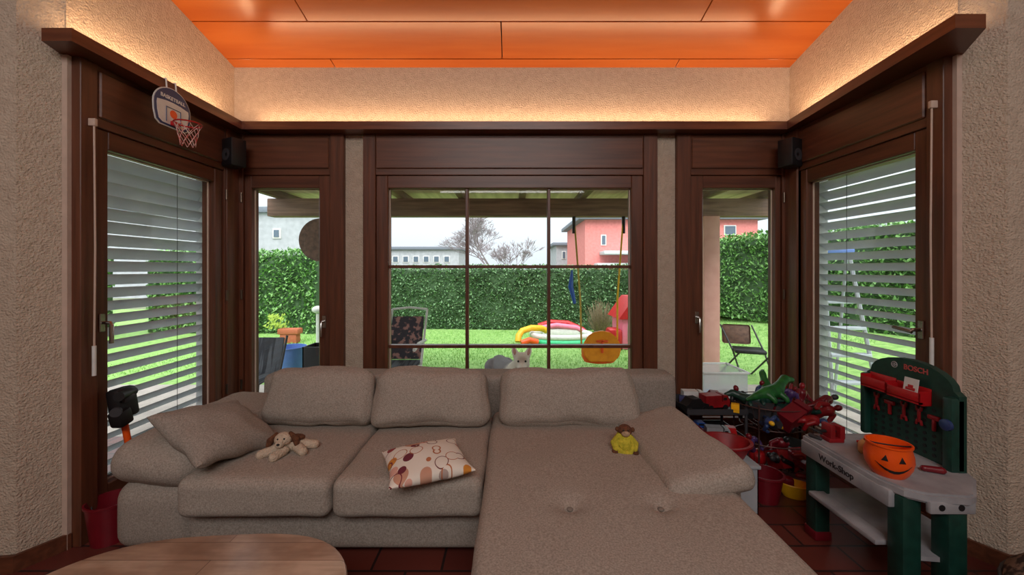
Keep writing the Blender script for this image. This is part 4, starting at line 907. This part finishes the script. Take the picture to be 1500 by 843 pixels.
bm=bmesh.new(); bx(bm,3.05,3.35,3.8,3.92,1.44,1.48,.005); obj('top_platform',bm,Mlblue,r)

# dog
r=thing('dog','pale shepherd-like dog with pricked ears peering in behind the sofa','dog',(0.02,3.46,-.05),(0,0,R(20)),local=True)
bm=bmesh.new()
limb(bm,[(0,.0,.40),(0,.12,.38),(0,.28,.385),(0,.42,.395)],[.10,.105,.09,.088],16); limb(bm,[(0,-.02,.38),(0,-.05,.34)],[.10,.08],14)
limb(bm,[(0,-.04,.44),(0,-.12,.50),(0,-.17,.535)],[.085,.068,.062],14)
hm=Matrix.Rotation(R(-20),4,'Z')
def hp(x,y,z):
    v=hm@Vector((x,y,0)); return (v.x,-.18+v.y,z)
limb(bm,[hp(0,0,.56),hp(0,-.035,.555)],[.070,.062],16); limb(bm,[hp(0,-.08,.525),hp(0,-.15,.51)],[.040,.028],14); limb(bm,[hp(.035,-.02,.53),hp(-.035,-.02,.53)],[.035,.035],12)
for s in (-1,1):
    limb(bm,[hp(s*.042,.005,.595),hp(s*.062,.005,.64),hp(s*.078,.0,.69)],[.032,.026,.007],10)
    limb(bm,[(s*.07,-.02,.36),(s*.075,.02,.25),(s*.072,-.01,.15),(s*.072,-.01,.05),(s*.072,-.035,.02)],[.06,.042,.028,.022,.026],12)
    limb(bm,[(s*.07,.42,.37),(s*.085,.36,.26),(s*.08,.48,.15),(s*.08,.46,.05),(s*.08,.43,.02)],[.085,.06,.027,.022,.026],12)
limb(bm,[(0,.49,.41),(0,.60,.34),(0,.66,.22)],[.035,.03,.018],10)
obj('body',bm,Mdog,r,remesh=.008,smooth_it=2)
for s in (-1,1):
    bm=bmesh.new(); blob(bm,hp(s*.03,-.086,.572),(.009,.008,.009)); obj('eye',bm,Mblack,r)
    bm=bmesh.new(); c=hp(s*.060,-.020,.638); blob(bm,c,(.014,.007,.032),(0,R(s*14),0)); obj('inner_ear',bm,Mear,r)
bm=bmesh.new(); blob(bm,hp(0,-.176,.517),(.014,.011,.011)); obj('nose',bm,Mblack,r)

# ================================================================ LIGHT
def area(name,loc,rot,sx,sy,e,col):
    l=bpy.data.lights.new(name,'AREA'); l.shape='RECTANGLE'; l.size=sx; l.size_y=sy; l.energy=e; l.color=col
    o=bpy.data.objects.new(name,l); C.objects.link(o); o.location=loc; o.rotation_euler=rot; return o
warm=(1,.62,.34)
area('cove_light_back',(0,2.785,2.335),(R(176),0,0),3.7,.04,10.5,warm)
area('cove_light_left',(-1.96,2.22,2.335),(R(180),R(-4),0),.04,1.0,3.6,warm)
area('cove_light_right',(1.96,2.22,2.335),(R(180),R(4),0),.04,1.0,3.6,warm)
area('room_fill_light',(0,-2.1,3.3),(R(56),0,0),3.0,1.0,84,(1,.97,.94))  # unseen fill lamp added behind the camera, standing in for windows there
l=bpy.data.lights.new('overcast_sun','SUN'); l.energy=4.8; l.angle=R(70); l.color=(1,.99,.97); o=bpy.data.objects.new('overcast_sun',l); C.objects.link(o); o.location=(0,0,8); o.rotation_euler=(R(34),R(6),0)
w=bpy.data.worlds.new('World'); S.world=w; w.use_nodes=True; nt=w.node_tree; N=nt.nodes; L=nt.links
bg=N['Background']; tc=N.new('ShaderNodeTexCoord'); sp=N.new('ShaderNodeSeparateXYZ'); cr=N.new('ShaderNodeValToRGB')
cr.color_ramp.elements[0].position=0; cr.color_ramp.elements[0].color=(.52,.58,.64,1); cr.color_ramp.elements[1].position=.35; cr.color_ramp.elements[1].color=(.92,.97,1.0,1)
L.new(tc.outputs['Generated'],sp.inputs[0]); L.new(sp.outputs[2],cr.inputs[0]); L.new(cr.outputs[0],bg.inputs[0]); bg.inputs[1].default_value=1.7
S.view_settings.view_transform='Standard'
cam=bpy.data.cameras.new('Camera'); co=bpy.data.objects.new('Camera',cam); C.objects.link(co); S.camera=co
cam.sensor_width=36; cam.lens=36*F/1500; co.location=(0,0,H); co.rotation_euler=(R(90),0,0); cam.shift_y=-26.5/1500; cam.clip_start=.01
